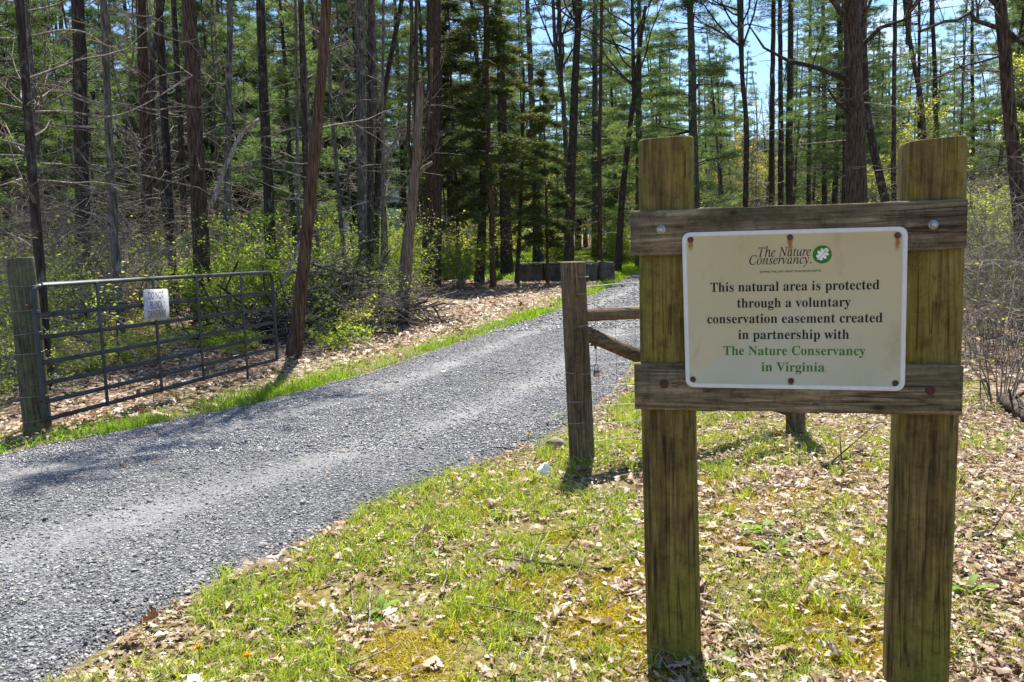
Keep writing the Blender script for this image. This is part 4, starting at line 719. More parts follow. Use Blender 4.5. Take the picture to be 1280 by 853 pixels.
# --- shared meshes of each kind
KIND = {}
def kind_pine(key, H, r, z0, Rm, seed, dens=1., leafmat='needle', barkm='bark_dark', twz=.8, num=26, **k):
    g = rs(seed); b, P, rad = trunk_mesh('trunk', H, r, None, g); dead_twigs(b, P, rad, g, twz, max(z0 + 1, 2.5), num, min(1.6, Rm * .8), m=1)
    KIND[key] = (b.mesh('trunk', [MAT[barkm], MAT['twig_dark']], True), pine_crown(H, z0, Rm, g, dens, **k).mesh('crown', [MAT[leafmat], MAT['twig_dark']]))
def kind_bare(key, H, r, z0, num, Lr, seed, barkm='bark_grey', buds=None, budn=0, budsize=.05, wob=.25, lift=.9, twigs=7, dead=8):
    g = rs(seed); b, P, rad = trunk_mesh('trunk', H, r, None, g, wob=wob); dead_twigs(b, P, rad, g, 1., z0 + .5, dead, .9, m=1)
    tm = b.mesh('trunk', [MAT[barkm], MAT['twig']], True); b = MB(); tips = bare_branches(b, P, rad, g, z0, num, Lr, twigs=twigs, lift=lift)
    if buds:
        Pb = tips[g.randint(len(tips), size=budn)] + g.normal(size=(budn, 3)) * .07; leaves(b, Pb, budsize, g, m=1)
    KIND[key] = (tm, b.mesh('crown', [MAT['twig'], MAT[buds] if buds else MAT['twig']]))
kind_pine('pine_a', 19, .19, 6.0, 2.6, 101, .8)
kind_pine('pine_b', 21, .23, 8.0, 3.0, 102, .8, num=40)
kind_pine('pine_c', 17, .15, 4.2, 2.3, 103, .85, leafmat='needle_blue')
kind_pine('young_a', 8.5, .075, 1.9, 1.9, 104, 1.4, leafmat='needle_blue', num=6)
kind_pine('young_b', 11, .10, 2.6, 2.3, 105, 1.3, num=10)
kind_pine('white_a', 17, .24, 2.2, 3.8, 106, 1.3, leafmat='needle_blue', barkm='bark_grey', num=14)
kind_pine('wisp_a', 18, .13, 3.6, 2.0, 107, .6, leafmat='needle_blue', num=30)
kind_pine('wisp_b', 16, .11, 4.5, 1.7, 108, .5, leafmat='needle_blue', num=34)
kind_bare('bare_a', 15, .12, 4.0, 24, 3.2, 111)
kind_bare('bare_b', 12, .085, 2.6, 22, 2.6, 112)
kind_bare('bare_c', 17, .16, 5.5, 24, 3.8, 113, barkm='bark_dark')
kind_bare('pole_a', 13, .05, 5.0, 12, 1.3, 114, dead=14)
kind_bare('pole_b', 10, .035, 3.0, 12, 1.0, 115, dead=12, wob=.5)
kind_bare('bud_a', 11, .08, 2.0, 26, 2.6, 116, buds='leaf_yellow', budn=2600, budsize=.09)
kind_bare('bud_b', 8, .05, 1.2, 24, 2.0, 117, buds='leaf_pale', budn=2600, budsize=.085)
kind_bare('bud_c', 13, .10, 3.5, 24, 3.0, 118, buds='leaf', budn=2400, budsize=.09)
TREE = dict(pine='pine_tree', young='young_pine', white='pine_tree', wisp='pine_tree', bare='bare_tree', pole='sapling', bud='budding_tree', )
CAT = dict(pine='tree', young='tree', white='tree', wisp='tree', bare='tree', pole='sapling', bud='tree')
def tree(key, x, y, label, group=None, sc=1., rz=None, lean=(0, 0), name=None):
    pre = key.split('_')[0]; t = empty(name or TREE[pre], (x, y, float(gz(x, y)) - .03), rng.uniform(0, 6.28) if rz is None else rz); t.rotation_euler = (lean[0], lean[1], t.rotation_euler[2]); t.scale = (sc,) * 3
    tag(t, label, CAT[pre], group); put(KIND[key][0], 'trunk', t); put(KIND[key][1], 'crown', t); return t

# --- the trees one can tell apart: trunk traced through world points
CROWNS = {}
for key, args in (('cr_pine', (9, 0, 2.5, 201, .6)),):
    CROWNS['pine'] = pine_crown(9, 0, 2.2, rs(201), .28).mesh('crown', [MAT['needle'], MAT['twig_dark']])
b = MB(); g = rs(202); P_ = np.stack([np.zeros(8), np.zeros(8), np.linspace(-.3, 8, 8)], 1); b.tube(P_, np.linspace(.07, .02, 8), 6); bare_branches(b, P_, np.linspace(.08, .02, 8), g, .2, 18, 3.0)
CROWNS['bare'] = b.mesh('crown', MAT['twig_dark'])
def traced(name, label, pix, depth, width, barkm, top=14, crown='pine', base_z=None, twigs=0, twz=(1., 5.), twl=1.2, tw='twig', cs=1., fork=None, flare=1.3, cat='tree'):
    """pix: [(px, py), ...] from the base up; width in photo pixels at the base"""
    Pw = [at(px, py, depth) for px, py in pix]; b0 = Pw[0].copy(); zb = float(gz(b0[0], b0[1])) if base_z is None else base_z
    dirv = (Pw[1] - Pw[0]) / (Pw[1][2] - Pw[0][2]); b0 = Pw[0] + dirv * (zb - Pw[0][2])
    pts = [b0] + [p for p in Pw if p[2] > zb + .3]; d2 = (pts[-1] - pts[-2]); d2 = d2 / max(.2, d2[2]); d2[:2] *= .6
    while pts[-1][2] < top - .5: pts.append(pts[-1] + d2 * min(1.8, top - pts[-1][2]) + np.array([rng.normal() * .04, rng.normal() * .04, 0]))
    pts = np.array(pts) - b0; fine = []
    for q in range(len(pts) - 1):
        m_ = max(2, int((pts[q + 1][2] - pts[q][2]) / .5))
        for t in np.linspace(0, 1, m_, endpoint=False): fine.append(pts[q] + (pts[q + 1] - pts[q]) * t)
    fine.append(pts[-1]); fine = np.array(fine); kern = np.array([.25, .5, .25])
    for _ in range(2): fine[1:-1] = fine[:-2] * .25 + fine[1:-1] * .5 + fine[2:] * .25
    fine[1:, :2] += rng.normal(size=(len(fine) - 1, 2)) * width * depth / FPX * .03
    fine = np.vstack([fine[:1] - [0, 0, .25], fine]); r = width * depth / FPX / 2; g = rs(int(width * 31 + depth * 7 + pix[0][0]))
    t = empty(name, tuple(b0)); tag(t, label, cat)
    b, P, rad = trunk_mesh('trunk', top, r, None, g, pts=fine, sides=14, flare=flare, top=.45)
    if twigs: dead_twigs(b, P, rad, g, twz[0], twz[1], twigs, twl, m=1)
    b.build('trunk', [MAT[barkm], MAT[tw]], t, True)
    if crown:
        tp = fine[-1]; z_c = tp[2] * .62; i = np.searchsorted(fine[:, 2], z_c); cp = fine[min(i, len(fine) - 1)]
        put(CROWNS[crown], 'crown', t, tuple(cp), rng.uniform(0, 6), cs)
    return t, b0
T = traced
T('pine_tree', 'thin dark trunk with pale lichen spots just behind the wooden gate post', [(61, 497), (52, 360), (42, 230), (33, 110), (24, 0)], 9.3, 13, 'bark_dark', 11, twigs=16, twz=(1.2, 5), twl=1.7, cs=.8)
T('pine_tree', 'dark trunk between the lichen spotted thin trunk and the slim grey trunk at left', [(105, 330), (103, 250), (101, 150), (99, 60), (98, 0)], 17, 19, 'bark_dark', 16, twigs=14)
T('bare_tree', 'slim grey trunk with long bent dry branches, seen over the left part of the gate', [(150, 400), (144, 300), (137, 200), (134, 120), (130, 0)], 12.5, 11, 'bark_grey', 11, 'bare', twigs=16, twl=1.9)
T('pine_tree', 'brownish dark trunk left of the crooked double trunk in the left woods', [(186, 300), (183, 200), (180, 100), (176, 0)], 21, 15, 'bark_brown', 17, twigs=16)
T('bare_tree', 'crooked leaning trunk crossing behind its neighbours left of the big dark trunk', [(212, 300), (200, 210), (186, 130), (192, 60), (205, 0)], 19, 9, 'bark_dark', 13, 'bare', twigs=8)
T('pine_tree', 'dark upright trunk second to the left of the thickest trunk over the gate', [(214, 300), (209, 200), (203, 100), (199, 0)], 18, 11, 'bark_dark', 15, twigs=12)
T('pine_tree', 'thin dark trunk immediately left of the thickest trunk over the gate', [(231, 300), (228, 200), (222, 100), (217, 0)], 23, 9, 'bark_dark', 16, twigs=10)
T('pine_tree', 'thickest dark trunk rising above the middle of the metal gate', [(252, 345), (247, 220), (241, 110), (236, 0)], 16, 21, 'bark_brown', 17, twigs=10)
T('bare_tree', 'straight grey trunk lit on its upper part behind the bright green shrubs', [(283, 330), (284, 220), (286, 110), (288, 0)], 17, 9, 'bark_grey', 15, 'bare', twigs=8)
T('pine_tree', 'dark straight trunk right of the bright green shrubs above the gate end', [(340, 350), (335, 230), (330, 110), (325, 0)], 19, 14, 'bark_dark', 16, twigs=12)
T('sapling', 'very thin pale stem just left of the slim dark trunk beside the leaning red trunk', [(374, 340), (372, 200), (371, 100), (369, 0)], 17, 5, 'bark_grey', 11, 'bare', cat='sapling')
T('pine_tree', 'slim dark trunk partly behind the leaning reddish trunk', [(388, 340), (383, 220), (379, 110), (376, 0)], 18, 9, 'bark_dark', 14, twigs=10)
T('pine_tree', 'reddish brown leaning trunk growing beside the far end of the gate', [(366, 449), (375, 370), (388, 250), (399, 130), (409, 0)], 11.6, 17, 'bark_red', 8.5, 'pine', twigs=5, cs=.75, flare=1.55)
T('pine_tree', 'grey dark trunk, thicker of the close pair behind the brush heap', [(455, 330), (453, 200), (451, 90), (450, 0)], 20, 15, 'bark_grey', 17, twigs=12)
T('pine_tree', 'dark trunk, thinner of the close pair behind the brush heap', [(463, 350), (463, 200), (463, 90), (464, 0)], 19, 9, 'bark_dark', 15, twigs=6)
T('bare_tree', 'crooked thin trunk leaning right behind the brush heap', [(470, 320), (471, 250), (474, 160), (484, 90), (497, 30), (503, 0)], 21, 8, 'bark_dark', 13, 'bare', twigs=4)
T('pine_tree', 'massive brown trunk right behind the broken snag', [(539, 357), (541, 230), (542, 120), (543, 0)], 27, 23, 'bark_brown', 20, twigs=26, twz=(3, 9), twl=2.4, tw='twig_dark')
# broken snag with forked top
t, sb = T('dead_snag', 'broken barkless snag with a forked top leaning right at the edge of the drive', [(501, 402), (507, 330), (515, 260), (521, 200)], 16.6, 18, 'snag', 4.6, None, twigs=0, flare=1.25, cat='dead tree')
def pt(px, py, d=16.6): return at(px, py, d) - sb
for pts, r0 in (([(517, 215), (510, 180), (512, 110), (515, 30), (514, -40)], .042), ([(520, 210), (520, 150), (520, 60), (521, -40)], .052), ([(521, 215), (533, 170), (538, 120), (540, 60)], .036)):
    b = MB(); b.tube([pt(*q) for q in pts], np.linspace(r0, r0 * .6, len(pts)), 9, rough=.1, cap=True); b.build('broken_fork', MAT['bark_brown'], t, True)
b = MB(); b.tube([pt(522, 222), pt(530, 210), pt(541, 203)], [.06, .05, .03], 7, rough=.15, cap=True); b.build('branch_stub', MAT['snag'], t, True)
T('pine_tree', 'small dark trunk left of the cedar trunk near the barrier', [(600, 335), (603, 270), (606, 200), (607, 100)], 31, 12, 'bark_dark', 13, twigs=8, tw='twig_dark')
T('pine_tree', 'stout dark trunk right of the cedar trunk near the barrier', [(634, 335), (632, 270), (629, 200), (627, 100)], 36, 15, 'bark_dark', 16, twigs=8, tw='twig_dark')
T('sapling', 'thin dark stem rising at the left end of the concrete barrier', [(647, 340), (649, 290), (651, 240), (654, 150)], 30.5, 6, 'bark_dark', 8, 'bare', cat='sapling', cs=.6)
T('bare_tree', 'tall dark leafless tree standing beyond the barrier left of the sign', [(711, 320), (714, 220), (718, 120), (724, 0)], 36, 13, 'bark_dark', 15, 'bare', twigs=10, cs=1.5)
T('bare_tree', 'wavy leafless tree beside the tall dark one beyond the barrier', [(712, 310), (706, 160), (703, 110), (694, 70), (692, 20)], 38, 8, 'bark_grey', 13, 'bare', cs=1.4)
T('pine_tree', 'slender reddish trunk midway between the barrier trees and the sign', [(750, 310), (749, 200), (751, 100), (752, 0)], 34, 6, 'bark_red', 15, twigs=12, cs=.7)
T('bare_tree', 'leaning dark stem just left of the left sign post', [(774, 310), (778, 240), (787, 160), (795, 110)], 36, 9, 'bark_dark', 11, 'bare', twigs=8, cs=1.3)
T('bare_tree', 'small fork trunked leafless tree above the left half of the sign', [(932, 262), (933, 205), (934, 150), (927, 100), (925, 40)], 32, 8, 'bark_dark', 12, 'bare', twigs=6, cs=1.2)
for label, px, w, dep, bm in (('leftmost of the dark slim pine trunks over the sign centre', (964, 965, 967), 8, 38, 'bark_brown'), ('second slim pine trunk from the left over the sign centre', (976, 976, 975), 8, 41, 'bark_dark'), ('straightest and darkest slim pine trunk over the sign centre', (986, 987, 989), 10, 37, 'bark_dark'), ('thin trunk right of the slim pine group over the sign centre', (1010, 1012, 1013), 6, 42, 'bark_dark'), ('thin trunk nearest left of the big oak trunk over the sign', (1031, 1030, 1029), 7, 40, 'bark_dark')):
    T('pine_tree', label, [(px[0], 300), (px[1], 140), (px[2], 0)], dep, w, bm, 17, twigs=22, twz=(2.5, 12), twl=2.2, cs=.8)
t, ob = T('oak_tree', 'big dark oak trunk rising behind the right half of the sign', [(1073, 300), (1070, 230), (1068, 120), (1064, 0)], 19, 27, 'bark_brown', 15, 'bare', twigs=6, twz=(2.2, 4.5), twl=1.5, cs=1.6)
for pts, r0 in (([(1060, 100), (1040, 92), (1015, 83), (985, 76), (955, 60), (935, 30)], .075), ([(1060, 140), (1048, 130), (1035, 112), (1020, 108)], .045), ([(1055, 20), (1040, 0), (1015, -20), (990, -60)], .07), ([(1075, 60), (1100, 35), (1130, 25), (1160, -10)], .06)):
    b = MB(); g = rs(int(pts[0][1])); Q = np.array([at(px, py, 19 - i * .25) - ob for i, (px, py) in enumerate(pts)]); b.tube(Q, np.linspace(r0, .012, len(Q)), 8)
    for _ in range(14):
        k = g.randint(1, len(Q)); d2 = unit(g.normal(size=3) + [0, 0, .3]); L = g.uniform(.4, 1.3); t2 = np.linspace(0, 1, 5)[:, None]; Q2 = Q[k] + d2 * L * t2 + np.cumsum(g.normal(size=(5, 3)), 0) * L * .06 * t2; b.tube(Q2, np.linspace(.013, .003, 5), 4)
        for _ in range(4): b.tube(Q2[g.randint(1, 5)] + unit(g.normal(size=3)) * L * .35 * np.linspace(0, 1, 3)[:, None], [.005, .004, .002], 3)
    b.build('branch', MAT['bark_dark'], t, True)
T('bare_tree', 'dark leaning trunk between the oak and the right sign post', [(1112, 270), (1104, 240), (1092, 190), (1084, 150), (1080, 80)], 23, 12, 'bark_dark', 10, 'bare', twigs=8, cs=1.2)
T('bare_tree', 'slim upright trunk above the left edge of the right sign post', [(1117, 290), (1117, 180), (1118, 90), (1119, 0)], 26, 7, 'bark_dark', 14, 'bare', twigs=12, cs=1.2)
T('bare_tree', 'short leaning dark stem above the top of the right sign post', [(1160, 270), (1153, 140), (1149, 110), (1135, 40), (1130, 0)], 28, 8, 'bark_dark', 12, 'bare', twigs=8, cs=1.2)
T('bare_tree', 'thin straight trunk right of the short leaning stem over the right post', [(1170, 290), (1170, 150), (1168, 60), (1163, 0)], 30, 7, 'bark_dark', 14, 'bare', twigs=10, cs=1.2)
t, ob = T('bare_tree', 'curved dark trunk with a crooked limb at the right edge of the view', [(1286, 400), (1276, 270), (1262, 150), (1255, 60), (1249, 0)], 12, 19, 'bark_brown', 9, 'bare', twigs=8, twz=(1.5, 4.5), twl=1.4, cs=.9, tw='twig')
for pts, r0 in (([(1250, 36), (1238, 32), (1220, 26), (1212, 16), (1196, 26), (1180, 27), (1150, 40)], .035), ([(1222, 27), (1222, 10), (1218, -10)], .022), ([(1258, 38), (1272, 50), (1290, 62)], .045), ([(1252, 70), (1225, 78), (1200, 84), (1165, 100)], .016), ([(1250, 12), (1240, 2), (1222, -12)], .03)):
    b = MB(); Q = np.array([at(px, py, 12 - i * .12) - ob for i, (px, py) in enumerate(pts)]); b.tube(Q, np.linspace(r0, r0 * .45, len(Q)), 8); g = rs(len(pts) * 9)
    for _ in range(9):
        k = g.randint(1, len(Q)); d2 = unit(g.normal(size=3)); L = g.uniform(.2, .8); t2 = np.linspace(0, 1, 4)[:, None]; b.tube(Q[k] + d2 * L * t2 + g.normal(size=(4, 3)) * L * .06 * t2, np.linspace(.008, .002, 4), 3)
    b.build('branch', MAT['bark_dark'], t, True)

# --- the dark cedar by the bend
def cedar(px, py, depth, H, Rm, z0, seed, label, w, dens=2.8):
    p = at(px, py, depth); g = rs(seed); t = empty('cedar_tree', (p[0], p[1], float(gz(p[0], p[1])))); tag(t, label, 'tree')
    b, P, rad = trunk_mesh('trunk', H, w, None, g, wob=.1); dead_twigs(b, P, rad, g, 1., z0 + 2, 30, Rm * .7, m=1); b.build('trunk', [MAT['bark_red'], MAT['twig_dark']], t, True)
    pine_crown(H, z0, Rm, g, dens, nl=.17, nw=.012, droop=.34, spray=True).build('crown', [MAT['cedar'], MAT['twig_dark']], t)
cedar(616, 345, 28, 11.5, 2.6, 2.4, 301, 'dense dark cedar with a thin brown trunk beside the drive', .10)
cedar(684, 330, 30, 7.5, 1.25, 1.5, 302, 'smaller dark drooping cedar between the big cedar and the barrier end', .06)
cedar(574, 330, 31, 12, 1.8, 3.6, 303, 'loose upper cedar mass between the massive brown trunk and the dark cedar', .08, 2.4)
p = at(672, 300, 47); tree('white_a', p[0], p[1], 'full feathery pine filling the gap behind the small drooping cedar', sc=1.1, rz=4)
p = at(745, 300, 52); tree('white_a', p[0], p[1], 'full feathery pine farther back between the barrier trees and the sign', sc=1.15, rz=1)
# the big white pine left of the sky gap
p = at(868, 300, 36); tree('white_a', p[0], p[1], 'large feathery white pine left of the open blue sky gap', sc=1.05)
p = at(800, 300, 42); tree('white_a', p[0], p[1], 'broad feathery pine directly behind the left sign post', sc=.95, rz=2)

# --- the woods behind: kinds repeated at random spots
def scatter(n, x0, x1, d0, d1, mind, taken, avoid_road=2.2):
    out = []; tries = 0
    while len(out) < n and tries < 9000:
        tries += 1; d = d0 + (d1 - d0) * rng.rand() ** .8; px = rng.uniform(x0, x1); p = at(px, 300, d)
        rd, sd = road_d(p[0], p[1])
        if p[1] < 55 and rd < avoid_road: continue
        if any((p[0] - q[0]) ** 2 + (p[1] - q[1]) ** 2 < mind ** 2 for q in taken): continue
        out.append((p[0], p[1])); taken.append((p[0], p[1]))
    return out
taken = []
LB = {'pine_l': ('tall dark pine standing deep in the shady woods left of the drive', 'tall pines deep in the left woods'), 'young_l': ('young feathery green pine among the dark trunks left of the drive', 'young pines in the left woods'),
      'pole_l': ('very thin leafless sapling among the trunks left of the drive', 'thin saplings in the left woods'), 'bare_l': ('leafless grey tree deep in the woods left of the drive', 'leafless trees in the left woods'),
      'pine_c': ('dark pine in the woods beyond the bend of the drive', 'pines beyond the bend'), 'bare_c': ('leafless tree in the woods beyond the bend of the drive', 'leafless trees beyond the bend'), 'bud_c': ('tree with fresh yellow green buds beyond the bend of the drive', 'budding trees beyond the bend'),
      'pine_r': ('wispy bluish pine in the open woods behind the sign', 'wispy pines behind the sign'), 'bare_r': ('leafless tree in the open woods behind the sign', 'leafless trees behind the sign'), 'bud_r': ('tree with fresh yellow green buds in the woods behind the sign', 'budding trees behind the sign'), 'pole_r': ('very thin leafless sapling in the woods behind the sign', 'thin saplings behind the sign')}
def wood_fill(n, x0, x1, d0, d1, mind, mix, side, s=(.85, 1.2)):
    ks = [k for k, w in mix for _ in range(w)]
    for x, y in scatter(n, x0, x1, d0, d1, mind, taken):
        k = ks[rng.randint(len(ks))]; pre = k.split('_')[0]; fam = {'pine': 'pine', 'wisp': 'pine', 'white': 'pine', 'young': 'young' if side == 'l' else 'pine', 'pole': 'pole' if side != 'c' else 'bare', 'bare': 'bare', 'bud': 'bud' if side != 'l' else 'bare'}[pre]
        lab, grp = LB[fam + '_' + side]; tree(k, x, y, lab, grp, sc=rng.uniform(*s), lean=(rng.normal() * .035, rng.normal() * .035))
wood_fill(34, -60, 520, 17, 30, 1.4, [('pole_a', 4), ('pole_b', 4), ('young_a', 2), ('bare_b', 2)], 'l')
wood_fill(40, -80, 425, 24, 46, 1.8, [('young_a', 3), ('young_b', 4)], 'l', (.9, 1.4))
wood_fill(60, -80, 470, 28, 62, 2.0, [('pine_a', 4), ('pine_b', 3), ('pine_c', 4), ('young_a', 2), ('young_b', 4), ('bare_a', 2), ('pole_a', 2)], 'l')
wood_fill(18, 470, 640, 38, 64, 2.0, [('pine_a', 3), ('pine_c', 4), ('bare_a', 2), ('pole_a', 2)], 'l')
wood_fill(52, 540, 840, 52, 84, 2.0, [('pine_a', 2), ('pine_c', 3), ('young_b', 4), ('white_a', 2), ('bare_a', 2), ('bud_b', 3), ('bud_c', 2)], 'c')
wood_fill(44, 880, 1130, 36, 72, 1.9, [('wisp_a', 4), ('wisp_b', 3), ('young_b', 2), ('bare_a', 2), ('bare_b', 4), ('bud_b', 5), ('pole_a', 2), ('bud_a', 2)], 'r', (.6, .95))
wood_fill(52, 1010, 1330, 26, 64, 1.8, [('wisp_a', 5), ('wisp_b', 4), ('pine_c', 2), ('young_b', 1), ('bare_a', 2), ('bare_b', 3), ('bud_b', 2), ('pole_a', 2), ('pole_b', 2)], 'r', (.75, 1.05))
wood_fill(46, 560, 1180, 58, 92, 2.0, [('pine_c', 3), ('young_b', 3), ('white_a', 3), ('bud_c', 2), ('bud_a', 1)], 'c', (.8, 1.15))
wood_fill(40, -120, 1400, 62, 95, 2.6, [('pine_a', 3), ('pine_c', 3), ('bud_a', 2), ('bare_c', 3), ('bare_b', 2), ('wisp_a', 2)], 'c', (.7, 1.0))
# ------------------------------------------------------------ shrubs, brush, logs
def shrub_mesh(H, Rm, stems, g, leafn, leafsize, arch=.5, tw=.006, sub=6):
    b = MB(); pos = []
    for _ in range(stems):
        a = g.uniform(0, 6.28); L = H * g.uniform(.6, 1.15); n = 8; t = np.linspace(0, 1, n)[:, None]; out = Rm * g.uniform(.2, 1.)
        base = np.array([math.cos(a), math.sin(a), 0]) * Rm * .15 * g.rand(); d = np.array([math.cos(a), math.sin(a), 0])
        Q = base + d * out * t ** 1.4 + np.array([0, 0, L]) * (t - arch * t ** 3 * g.uniform(.3, 1)) + np.cumsum(g.normal(size=(n, 3)), 0) * .03 * H * t
        b.tube(Q, np.linspace(tw, tw * .35, n), 4); pos.append(Q[2:])
        for _ in range(sub):
            k = g.randint(2, n); d2 = unit(g.normal(size=3) * [1, 1, .6] + d * .4 + [0, 0, .25]); L2 = L * g.uniform(.12, .4); t2 = np.linspace(0, 1, 4)[:, None]
            Q2 = Q[k] + d2 * L2 * t2 - np.array([0, 0, .15 * L2]) * t2 ** 2 + g.normal(size=(4, 3)) * L2 * .05 * t2; b.tube(Q2, np.linspace(tw * .5, tw * .22, 4), 3); pos.append(Q2); pos.append((Q2[1:] + Q2[:-1]) / 2)
            for _ in range(2):
                d3 = unit(d2 + g.normal(size=3)); L3 = L2 * .5; Q3 = Q2[g.randint(1, 4)] + d3 * L3 * np.linspace(0, 1, 3)[:, None]; b.tube(Q3, [tw * .3, tw * .25, tw * .15], 3); pos.append(Q3)
    if leafn:
        p = np.concatenate(pos); leaves(b, p[g.randint(len(p), size=leafn)] + g.normal(size=(leafn, 3)) * .03, leafsize, g, m=1)
    return b
SH = {}
def shrub_kind(key, H, Rm, stems, seed, leafn, ls, leafm, twm='twig', **k): SH[key] = shrub_mesh(H, Rm, stems, rs(seed), leafn, ls, **k).mesh('shrub', [MAT[twm], MAT[leafm]])
shrub_kind('leafy_a', 2.3, 1.2, 22, 401, 3000, .052, 'leaf'); shrub_kind('leafy_b', 1.7, 1.0, 18, 402, 2400, .05, 'leaf')
shrub_kind('spring_a', 2.6, 1.5, 26, 403, 4200, .07, 'leaf_pale'); shrub_kind('spring_b', 2.0, 1.4, 22, 404, 4200, .08, 'leaf_pale')
shrub_kind('arch_a', 1.9, 1.7, 20, 405, 1500, .042, 'leaf_pale', arch=.8); shrub_kind('arch_b', 1.5, 1.5, 18, 406, 1200, .042, 'leaf', arch=.85)
shrub_kind('low_a', .7, .7, 14, 407, 800, .05, 'leaf_pale'); shrub_kind('low_b', .5, .6, 12, 408, 700, .05, 'leaf')
shrub_kind('twiggy_a', 2.4, 1.3, 20, 409, 0, 0, 'leaf', sub=10); shrub_kind('twiggy_b', 1.6, 1.2, 18, 410, 120, .03, 'leaf_pale', sub=9)
shrub_kind('twiggy_c', 3.4, 1.5, 16, 411, 0, 0, 'leaf', sub=12, tw=.011)
def shrub(key, x, y, label, group=None, sc=1., name='shrub', cat='shrub'):
    o = put(SH[key], name, None, (x, y, float(gz(x, y)) - .03), rng.uniform(0, 6.28), sc); return tag(o, label, cat, group)
def spx(key, px, depth, label, group=None, sc=1., name='shrub'): p = at(px, 300, depth); return shrub(key, p[0], p[1], label, group, sc, name)
g1 = ('bright green leafy shrub in the undergrowth above the right part of the gate', 'bright shrubs above the gate')
for px, d, k, s in ((285, 15.2, 'leafy_a', 1.0), (310, 16, 'leafy_a', 1.05), (335, 15.5, 'leafy_b', 1.2), (350, 17, 'leafy_a', 1.0), (262, 15.6, 'leafy_b', .8)): spx(k, px, d, *g1, sc=s)
g2 = ('arching bush with tiny pale leaves and bare whips behind the left part of the gate', 'arching bushes behind the gate')
for px, d, k, s in ((-20, 9.4, 'arch_a', 1.), (10, 10.8, 'arch_a', 1.), (-40, 12, 'arch_a', 1.2), (40, 13, 'arch_b', .8), (120, 22, 'arch_b', 1.), (165, 24, 'twiggy_b', 1.), (205, 21, 'arch_b', 1.), (235, 20, 'arch_b', .9), (15, 8.8, 'arch_b', .6), (75, 17, 'arch_b', 1), (150, 18, 'arch_a', 1.)): spx(k, px, d, *g2, sc=s)
g3 = ('low pale leaved seedling bush on the leaf litter behind the gate bars', 'low seedlings behind the gate')
for q in range(34):
    px = rng.uniform(-20, 350); d = rng.uniform(9.3 + px * .009, 15.5)
    spx(('low_a', 'low_b')[q % 2], px, d, *g3, sc=rng.uniform(.45, .85))
g4 = ('loose green bush around the brush heap between the red trunk and the snag', 'bushes around the brush heap')
for px, d, k, s in ((410, 13.5, 'low_a', 1.1), (430, 15, 'arch_b', .9), (455, 16, 'leafy_b', .75), (470, 15.5, 'twiggy_b', .9), (485, 16.5, 'arch_b', .8), (440, 18, 'leafy_b', .9), (475, 19, 'leafy_a', .9), (395, 17, 'leafy_b', .8), (405, 12.3, 'low_b', 1.), (450, 14, 'twiggy_b', .8), (420, 19, 'twiggy_a', .8), (490, 20, 'leafy_a', .9)): spx(k, px, d, *g4, sc=s)
g5 = ('yellow green spring shrub in the sunny clearing behind the barrier', 'spring shrubs in the clearing')
for q in range(24):
    px = rng.uniform(560, 860); d = rng.uniform(45, 56); spx(('spring_a', 'spring_b', 'leafy_a')[q % 3], px, d, *g5, sc=rng.uniform(.8, 1.25))
g6 = ('sunlit green shrub in the shade gap behind the snag and massive trunk', 'shrubs behind the snag')
for px, d, k, s in ((500, 26, 'leafy_a', 1.), (520, 30, 'spring_a', .9), (560, 33, 'spring_b', 1.1), (575, 30, 'leafy_b', 1.), (505, 34, 'spring_a', 1), (480, 30, 'leafy_a', 1.1), (425, 27, 'leafy_a', 1.1), (460, 26, 'spring_a', .9), (590, 36, 'spring_a', 1.)): spx(k, px, d, *g6, sc=s)
g7 = ('pale bare twiggy thicket growing right of the right sign post', 'bare thickets right of the sign')
for px, d, k, s in ((1230, 9.5, 'twiggy_a', .95), (1262, 10.5, 'twiggy_a', 1.1), (1290, 8.8, 'twiggy_b', 1.1), (1245, 13, 'twiggy_c', .9), (1285, 13.5, 'twiggy_a', .95), (1300, 10.5, 'twiggy_c', .75), (1215, 11.5, 'twiggy_b', 1.1), (1330, 9, 'twiggy_a', 1.)): spx(k, px, d, *g7, sc=s)
g8 = ('leafy yellow green shrub in the woods right of the sign', 'leafy shrubs right of the sign')
for px, d, k, s in ((1235, 18, 'arch_a', 1.), (1275, 20, 'spring_a', 1.), (1300, 16, 'spring_b', 1.), (1255, 24, 'spring_a', 1.2), (1220, 22, 'arch_a', 1.), (1160, 26, 'spring_b', 1.2), (1230, 15, 'leafy_a', 1.), (1262, 15.5, 'leafy_b', 1.2), (1290, 17, 'leafy_a', 1.1), (1215, 18, 'leafy_a', 1.1), (1245, 27, 'spring_b', 1.5)): spx(k, px, d, *g8, sc=s)
g9 = ('yellow green shrub low in the woods seen just over the top beam of the sign', 'shrubs over the sign beam')
for q in range(16):
    px = rng.uniform(880, 1130); d = rng.uniform(34, 56); spx(('spring_a', 'spring_b', 'twiggy_c', 'leafy_a')[q % 4], px, d, *g9, sc=rng.uniform(1.0, 1.5))
gA = ('grey twiggy undergrowth thicket deep among the trunks left of the drive', 'thickets in the left woods')
for q in range(28):
    px = rng.uniform(-70, 600); d = rng.uniform(21, 44); spx(('twiggy_c', 'twiggy_a', 'twiggy_b', 'leafy_b')[q % 4], px, d, *gA, sc=rng.uniform(.9, 1.5))
gD = ('fresh bright green sapling bush in the sun among the trunks behind the gate', 'green saplings behind the gate')
for px, d, k, s in ((20, 15, 'leafy_a', .8), (70, 18, 'leafy_a', .9), (130, 17, 'leafy_b', .9), (190, 19, 'leafy_a', .9), (225, 18, 'leafy_b', 1.), (420, 20, 'leafy_a', 1.1), (455, 22, 'leafy_a', 1.1), (480, 23, 'leafy_a', 1.2)): spx(k, px, d, *gD, sc=s)
